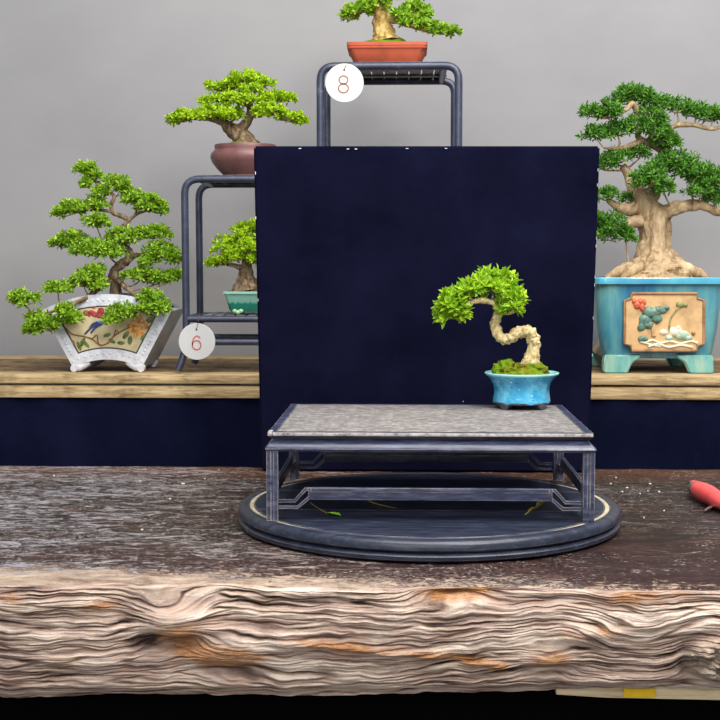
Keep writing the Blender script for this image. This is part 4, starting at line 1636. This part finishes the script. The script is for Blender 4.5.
# feet
for yy in (FY + .006, FY + depth - .02):
    for sg in (-1, 1):
        b = MB()
        base_x = ap.x + sg * R1 * math.sin(HA)
        b.tube([(base_x - sg * ox, yy, zfoot + oz) for ox, oz in ((.034, .0215), (.025, .0165), (.012, .0115), (.000, .0090), (-.004, .0075))],
               [.0050, .0075, .0100, .0088, .0060], 16, True, 0, 1, 4)
        b.tube([(base_x - sg * .002, yy - .0095, zfoot + .0082), (base_x - sg * .002, yy + .0095, zfoot + .0082)], [.0075, .0075], 16)
        b.build('scroll_foot', M['porcelain'], potF)
b = MB()
rs = R2 - .0145
vs, fs = [], []
for j in range(9):
    y = FY + .006 + (depth - .016) * j / 8
    for i in range(41):
        a = -HA * .93 + 2 * HA * .93 * i / 40
        e = rs + .009 + .006 * mnoise.noise(Vector((a * 20, y * 60, 1)))
        if i in (0, 40) or j in (0, 8):
            e = rs - .004
        vs.append((ap.x + e * math.sin(a), y, ap.z + e * math.cos(a)))
for j in range(8):
    for i in range(40):
        a = j * 41 + i
        fs.append([a, a + 1, a + 42, a + 41])
b.add(vs, fs)
b.build('soil', M['soil'], t)
BYc = FY + 0.075
trB = [[(117, 299, 0, 7), (116, 288, 0, 5.5), (113, 277, 0, 5), (117, 268, 0, 4.6), (126, 261, 0, 4.4), (130, 254, 0, 4), (124, 245, 0, 3.6), (119, 237, 0, 3.4), (123, 228, 0, 3), (128, 221, 0, 2.8), (122, 216, 0, 2.4), (113, 213, 0, 2), (111, 205, 0, 2), (114, 197, 0, 1.8), (108, 190, 0, 1.6), (101, 185, 0, 1.2), (92, 178, 0, .8)],
       [(113, 280, 0, 4), (104, 284, -.02, 3), (94, 292, -.05, 2.6), (84, 299, -.08, 2.4), (70, 305, -.10, 2), (55, 310, -.11, 1.6), (42, 318, -.12, 1.2)],
       [(114, 276, 0, 3.6), (122, 284, -.03, 2.6), (134, 294, -.07, 2.2), (146, 302, -.10, 1.8), (154, 306, -.10, 1)],
       [(128, 258, 0, 3), (142, 254, -.01, 2.2), (158, 256, -.015, 1.6), (168, 258, -.02, .8)],
       [(120, 240, 0, 3), (108, 246, -.02, 2), (92, 250, -.03, 1.6), (74, 246, -.02, .9)],
       [(127, 222, 0, 2.4), (137, 214, 0, 1.8), (150, 210, 0, 1)],
       [(112, 212, 0, 1.8), (98, 210, 0, 1.4), (82, 211, 0, .9)]]
paB = [(85, 169, 11, 7, 0), (93, 176, 9, 6, 0), (88, 185, 8, 5.5, 0), (101, 192, 8, 5, -.01), (116, 184, 14, 8, 0), (124, 190, 8, 5, 0), (133, 199, 14, 9, 0), (150, 206, 17, 11, 0), (159, 210, 9, 7, 0), (74, 208, 20, 8, 0), (62, 214, 9, 6, 0), (97, 205, 12, 8, -.01), (97, 223, 14, 9, -.03),
       (70, 241, 16, 10, -.02), (60, 244, 9, 7, -.02), (92, 250, 20, 11, -.04), (110, 252, 16, 11, -.05), (122, 238, 17, 11, -.03), (153, 234, 18, 9, 0), (160, 252, 16, 10, -.02), (176, 258, 10, 9, -.02), (150, 262, 9, 6, -.03), (140, 276, 18, 8, -.03), (160, 279, 16, 7, -.02), (176, 276, 8, 5, -.02),
       (92, 272, 13, 9, -.06), (84, 282, 14, 9, -.07), (97, 285, 9, 10, -.07), (58, 289, 14, 7, -.08), (25, 301, 14, 8, -.11), (19, 298, 9, 6, -.11), (38, 321, 13, 9, -.12), (32, 330, 8, 6, -.12), (50, 327, 9, 8, -.12), (66, 313, 12, 10, -.11), (72, 320, 8, 7, -.11), (122, 313, 12, 9, -.11), (113, 320, 7, 6, -.12), (150, 299, 11, 9, -.11), (159, 309, 12, 8, -.11), (146, 310, 8, 6, -.12)]
bonsai(t, BYc, trB, paB, 6.2, M['leaf_green'], M['bark_brown'], 21, 0.8, 6, 0.42, 0.3, 90, 1.3, 1.0, 1.0, 16, 1.12)

# ------------------------------------------------------------------ large bonsai in the turquoise pot
GY = 2.87
gf = 2.755                          # front face
k = gf / F_PX
pc = W(659.5, 340, gf)
kk = k
cG = (pc.x, GY, SH_Z)
t = thing('potted_bonsai', 'large thick-trunked bonsai in a turquoise pot with a lotus relief, right of the backdrop', 'bonsai', cG)
zG = lambda py: W(660, py, gf).z - SH_Z
hyG = GY - gf
zr0, zr1 = zG(284), zG(277.5)
zb0 = zG(357)
b = MB()
ch = .028
b.loft(cG, [(zb0 - .004, 52 * kk, hyG - .014, ch * .8), (zb0, 54 * kk, hyG - .012, ch * .85), (zb0 + .012, 56 * kk, hyG - .009, ch * .9), (zG(330), 60 * kk, hyG - .004, ch), (zG(300), 62.5 * kk, hyG - .001, ch), (zr0, 63.5 * kk, hyG, ch)], 5, True, False)
potG = b.build('pot', M['turq'], t)
b = MB()
b.loft(cG, [(zr0 - .002, 63.4 * kk, hyG - .0005, ch), (zr0, 67 * kk, hyG + .008, ch), (zr1 - .002, 67.5 * kk, hyG + .009, ch), (zr1, 67 * kk, hyG + .008, ch), (zr1, 60 * kk, hyG - .010, ch * .8), (zr1 - .015, 59 * kk, hyG - .012, ch * .8)], 5, False, False)
b.build('rim', M['turq_rim'], potG)
for sx_ in (-1, 1):
    for sy_ in (-1, 1):
        x0, x1 = 24 * kk, 54 * kk
        pol = [(x1 - .001, 0), (x1 + .002, .006), (x1 - .002, zb0 + .004), (x0 - .014, zb0 + .004), (x0 - .010, zb0 - .004), (x0 + .004, zb0 - .012), (x0 + .012, .006), (x0 + .014, 0)]
        pol = [(cG[0] + sx_ * a, SH_Z + c_) for a, c_ in pol]
        y0 = GY + sy_ * (hyG - .012)
        b = MB()
        b.prism(pol, y0 - .014 + (.004 if sy_ < 0 else -.016), y0 + .014 + (.016 if sy_ < 0 else -.004))
        o = b.build('foot', M['foot_glaze'], potG)
        bm = bmesh.new()
        bm.from_mesh(o.data)
        bmesh.ops.bevel(bm, geom=bm.edges[:], offset=.0025, segments=2, affect='EDGES')
        bm.to_mesh(o.data)
        bm.free()
# relief panel
t_y = gf + .0015
UG = lambda px, py: W(px, py, gf)
def notched(x0, y0, x1, y1, c_):
    return [(x0 + c_, y0), (x1 - c_, y0), (x1 - c_ * .9, y0 + c_ * .7), (x1, y0 + c_), (x1, y1 - c_), (x1 - c_ * .9, y1 - c_ * .7), (x1 - c_, y1), (x0 + c_, y1), (x0 + c_ * .9, y1 - c_ * .7), (x0, y1 - c_), (x0, y0 + c_), (x0 + c_ * .9, y0 + c_ * .7)]
b = MB()
out = notched(624.5, 293.5, 703.5, 350.5, 7)
pp = [UG(*q) for q in out]
b.prism([(p.x, p.z) for p in pp], gf - .0030, gf + .012)
rpn = b.build('relief_panel', M['panel_clay'], t)
b = MB()
P_ = [Vector((p.x, gf - .003, p.z)) for p in pp]
P_ = P_ + [P_[0]]
b.tube(P_, .0032, 8, True)
b.build('frame', M['frame_clay'], rpn)
b = MB()
def rb(px, py, rx, rz, ry=.005, y=0, wob=0.0):
    c_ = UG(px, py)
    b.ball((c_.x, gf - .003 - y, c_.z), (rx * kk, ry, rz * kk), 14, 8, wob, 120)
def rl(pts, r, y=.001):
    P2 = [UG(*p) for p in pts]
    b.tube([Vector((p.x, gf - .003 - y, p.z)) for p in P2], [r * kk] * len(pts), 8, True, 0, 1, 4)
b.mat(M['r_red'])
for (x, y, rx, rz) in [(637, 305, 4, 4), (642, 307, 3, 4.5), (640, 301, 3, 3), (634, 301, 2.5, 3), (644, 302, 2, 3)]:
    rb(x, y, rx, rz)
b.mat(M['r_green'])
for (x, y, rx, rz) in [(645, 320, 7, 6), (652, 313, 9, 6), (660, 310, 7, 4), (666, 308, 3, 2), (641, 327, 4, 4), (656, 318, 6, 5), (643, 338.5, 5.5, 3), (648, 325, 6, 4)]:
    rb(x, y, rx, rz, .006, 0, .5)
b.mat(M['r_olive'])
rl([(669, 332), (669, 325), (671, 317), (676, 310), (680, 306)], .9)
rb(680, 304.5, 4.5, 3.4)
rb(685, 305, 2.5, 2)
b.mat(M['r_mint'])
rb(682, 335, 7, 5, .006, 0, .3)
rb(669, 338, 4, 3)
rb(688, 338, 4, 3)
b.mat(M['r_white'])
rb(675, 332, 8, 5, .005, 0, .3)
rb(678, 327.5, 2.4, 2)
rb(663, 332, 4, 3, .004)
rl([(644, 343), (652, 340), (660, 343), (670, 341), (680, 343.5), (690, 341), (697, 343)], 1.2)
rl([(648, 346.5), (658, 344), (668, 347), (680, 345), (692, 347)], 1.2)
rl([(640, 341.5), (650, 344.5), (660, 346.5)], 1.0)
b.mat(M['frame_clay'])
rb(693, 333, 2.2, 2.2)
b.mat(M['panel_clay'])
rl([(652.5, 325), (653, 331), (653.5, 336)], 2.6, 0)
b.build('lotus_relief', None, rpn)
b = MB()
mound(b, (cG[0], GY, SH_Z + zr1 - .013), 59 * kk, hyG - .012, .030, 10, 0.2, 48, 12, 40, 1.5)
b.build('soil', M['soil_tan'], t)
trG = [[(657, 278, 0, 40), (657, 270, 0, 30), (656, 260, 0, 22), (655, 248, 0, 17), (655, 238, 0, 15), (653, 226, 0, 15), (650, 214, 0, 15), (645, 203, 0, 12), (639, 194, 0, 9), (633, 184, 0, 6.5), (628, 173, .01, 5), (622, 166, .01, 3.5)],
       [(655, 225, 0, 12), (664, 214, -.01, 8), (674, 208.5, -.02, 6.5), (688, 206, -.025, 6), (702, 205.5, -.03, 5), (716, 211, -.03, 4.5), (732, 214, -.03, 3)],
       [(648, 206, 0, 9), (654, 190, .01, 7), (660, 172, .015, 5.5), (666, 156, .015, 4.8), (658, 147, .01, 4), (646, 142, .005, 3.4), (638, 136, 0, 3), (642, 122, 0, 2.6), (636, 108, 0, 2), (630, 100, 0, 1.2)],
       [(642, 206, 0, 8), (630, 210, -.01, 6), (618, 207, -.02, 4.5), (608, 200, -.03, 2.4)],
       [(648, 219, 0, 8), (636, 222, -.02, 6), (624, 224, -.03, 4), (614, 230, -.04, 2)],
       [(640, 122, 0, 2.6), (633, 104, -.02, 2.6), (626, 110, -.03, 2), (610, 118, -.03, 1)],
       [(644, 140, 0, 3), (622, 148, -.01, 2.4), (604, 148, -.02, 1)],
       [(664, 155, 0, 3), (672, 128, 0, 2.4), (692, 125, -.01, 2.4), (712, 129, -.02, 1.8), (728, 124, -.02, 1)]]
# surface roots
for (x0, x1, r_) in [(645, 606, 8), (650, 622, 8), (664, 690, 9), (668, 708, 8), (657, 648, 10)]:
    trG.append([(x0, 262, -.02, r_), ((x0 * .6 + x1 * .4), 268, -.035, r_ * .8), ((x0 * .25 + x1 * .75), 273, -.05, r_ * .6), (x1, 279, -.055, r_ * .35)])
paG = [(630, 94, 16, 8, 0), (620, 100, 10, 7, 0), (600, 113, 15, 9, -.03), (612, 112, 11, 8, -.03), (590, 113, 8, 6, -.03), (655, 103, 18, 9, 0), (645, 98, 12, 7, 0), (677, 108, 16, 9, 0), (696, 113, 13, 8, -.01), (712, 117, 14, 8, -.02), (728, 116, 14, 7, -.02), (650, 118, 16, 9, -.02),
       (597, 134, 18, 8, -.02), (618, 130, 16, 9, -.02), (638, 126, 14, 9, -.03), (655, 129, 14, 10, -.03), (664, 140, 14, 10, -.02), (672, 143, 8, 7, -.02), (617, 158, 17, 8, -.01), (640, 154, 12, 7, 0), (603, 165, 12, 9, -.01),
       (676, 162, 20, 11, -.03), (690, 172, 18, 12, -.04), (660, 170, 14, 9, -.04), (651, 180, 17, 11, -.06), (643, 178, 10, 9, -.06), (664, 188, 10, 8, -.06), (706, 178, 20, 14, -.04), (722, 182, 16, 14, -.03), (700, 192, 16, 8, -.05), (716, 200, 12, 6, -.03),
       (607, 196, 11, 8, -.03), (628, 200, 5, 6, 0), (612, 226, 15, 13, -.05), (602, 234, 12, 9, -.05), (626, 238, 10, 7, -.05), (600, 220, 9, 8, -.05)]
bonsai(t, GY, trG, paG, 6.8, M['leaf_dark'], M['bark_tan'], 33, 0.85, 7, 0.27, 0.26, 62, 1.2, 1.2, 0.3, 40, 1.18)

# ------------------------------------------------------------------ pruning shears at the right end of the slab
pS = WZ(704, 507, TZ)
t = thing('pruning_shears', 'pruning shears with coral and grey grips lying on the slab at far right', 'shears', (pS.x, pS.y, TZ))
q = lambda px, py, h: WZ(px, py, TZ) + Vector((0, 0, h))
b = MB()
b.tube([q(697, 499, .015), q(702, 501.5, .0165), (q(709, 505, .0165)), q(718, 509.5, .015), q(730, 515, .011)], [.0125, .0150, .0155, .0130, .008], 18, True, 0, 1, 5)
b.build('upper_grip', M['red_grip'], t)
b = MB()
b.tube([q(691.0, 493, .011), q(692.5, 495.5, .013), q(695, 498, .0145), q(698, 499.7, .0152)], [.004, .0085, .0118, .0127], 18, True, 0, 1, 5)
b.build('grip_end', M['grey_grip'], t)
b = MB()
b.tube([q(692.5, 488, .0085), q(700, 491, .0085), q(712, 497, .0085), q(726, 506, .0085), q(740, 515, .0085)], [.005, .0075, .008, .0075, .006], 16, True, 0, 1, 5)
b.build('lower_grip', M['red_grip'], t)
b = MB()
bl_ = [q(704, 512.5, .003), q(712, 509.5, .005), q(724, 508, .006), q(745, 512, .006)]
b.tube(bl_, [.0012, .0042, .006, .006], 8, True, 0, 1, 4, 0.45)
b.tube([q(728, 515, .008), q(742, 520, .009), q(770, 528, .009), q(795, 532, .006)], [.005, .010, .009, .001], 10, True, 0, 1, 4, 0.35)
b.build('blade', M['steel'], t)
b = MB()
b.tube([q(712, 508.5, .0075), q(719, 510, .0075)], .0032, 10)
b.ball(q(711, 508.3, .0075), .0038, 10, 8)
b.build('pivot_spring', M['steel'], t)

# ------------------------------------------------------------------ scraps on the turntable
def leaf_shape(mb, a, c_, w, lift=.002):
    d = c_ - a
    s2 = Vector((-d.y, d.x, 0)).normalized() * w
    m1, m2 = a + d * .35, a + d * .7
    up = Vector((0, 0, lift))
    lo_ = [a, m1 + s2 * .8 + up, m2 + s2 + up, c_, m2 - s2 + up, m1 - s2 * .8 + up, m1 + up * .3, m2 + up * .3]
    fs = [[0, 1, 6], [1, 2, 7, 6], [2, 3, 7], [3, 4, 7], [4, 5, 6, 7], [5, 0, 6]]
    mb.add(lo_, fs)
    mb.add([p + Vector((0, 0, -.0006)) for p in lo_], [f[::-1] for f in fs])


D = lambda px, py, h=.0012: WZ(px, py, DZ) + Vector((0, 0, h))
t = thing('fallen_sprig', 'fallen sprig with one fresh green leaf on the turntable under the stand', 'sprig', tuple(D(328, 512, 0)))
b = MB()
b.tube([D(310, 503), D(318, 509), D(327, 514)], .0007, 6, True, 0, 1, 3)
b.build('stem', M['dry_leaf'], t)
b = MB()
leaf_shape(b, D(326, 513.5), D(341, 516.5), .0055)
b.build('leaf', M['green_leaf'], t)
b = MB()
b.tube([D(366, 499), D(372, 503), D(382, 506), D(396, 509)], [.0014, .001, .0008, .0005], 6, True, 0, 1, 3)
tag(b.build('dry_twig', M['dry_leaf'], None, tuple(D(380, 505, 0))), 'thin dry twig on the turntable behind the front stretcher, left half', 'twig')
t = thing('withered_leaf', 'curled withered leaf on the turntable near the right front leg', 'leaf', tuple(D(535, 509, 0)))
b = MB()
leaf_shape(b, D(527, 514), D(538, 508), .004, .003)
leaf_shape(b, D(535, 509), D(547, 500), .004, .004)
b.build('leaf', M['dry_leaf'], t)
b = MB()
b.tube([D(525, 515), D(536, 509), D(548, 499)], .0007, 6, True, 0, 1, 3)
b.build('stem', M['dry_leaf'], t)

# pale chips lying on the slab
def chip(px, py, s_, ang, label, group):
    p = WZ(px, py, TZ) + Vector((0, 0, .0005))
    b_ = MB()
    b_.box((-s_, -s_ * .5, -.0008), (s_, s_ * .5, .0012), .0004, Matrix.Translation(p) @ Matrix.Rotation(ang, 4, 'Z'))
    tag(b_.build('wood_chip', M['chip'], None, tuple(p)), label, 'chip', group)


for (x, y, s_) in [(611, 484, .0022), (616, 478, .0016), (622, 492, .0025), (627, 488, .002), (640, 494, .002), (648, 491, .0014), (650, 484, .0022), (659, 492, .0026), (664, 511, .0014), (644, 518, .0016)]:
    chip(x, y, s_, RNG.random() * 3, 'tiny pale wood chip on the dark slab between turntable and shears', 'chips right of the turntable')
for (x, y, s_) in [(183, 484, .0030), (170, 499, .0018), (205, 479, .0016), (140, 481, .0016), (142, 530, .0018), (54, 476, .0018)]:
    chip(x, y, s_, RNG.random() * 3, 'tiny white wood chip on the dark slab left of the turntable', 'chips left of the turntable')
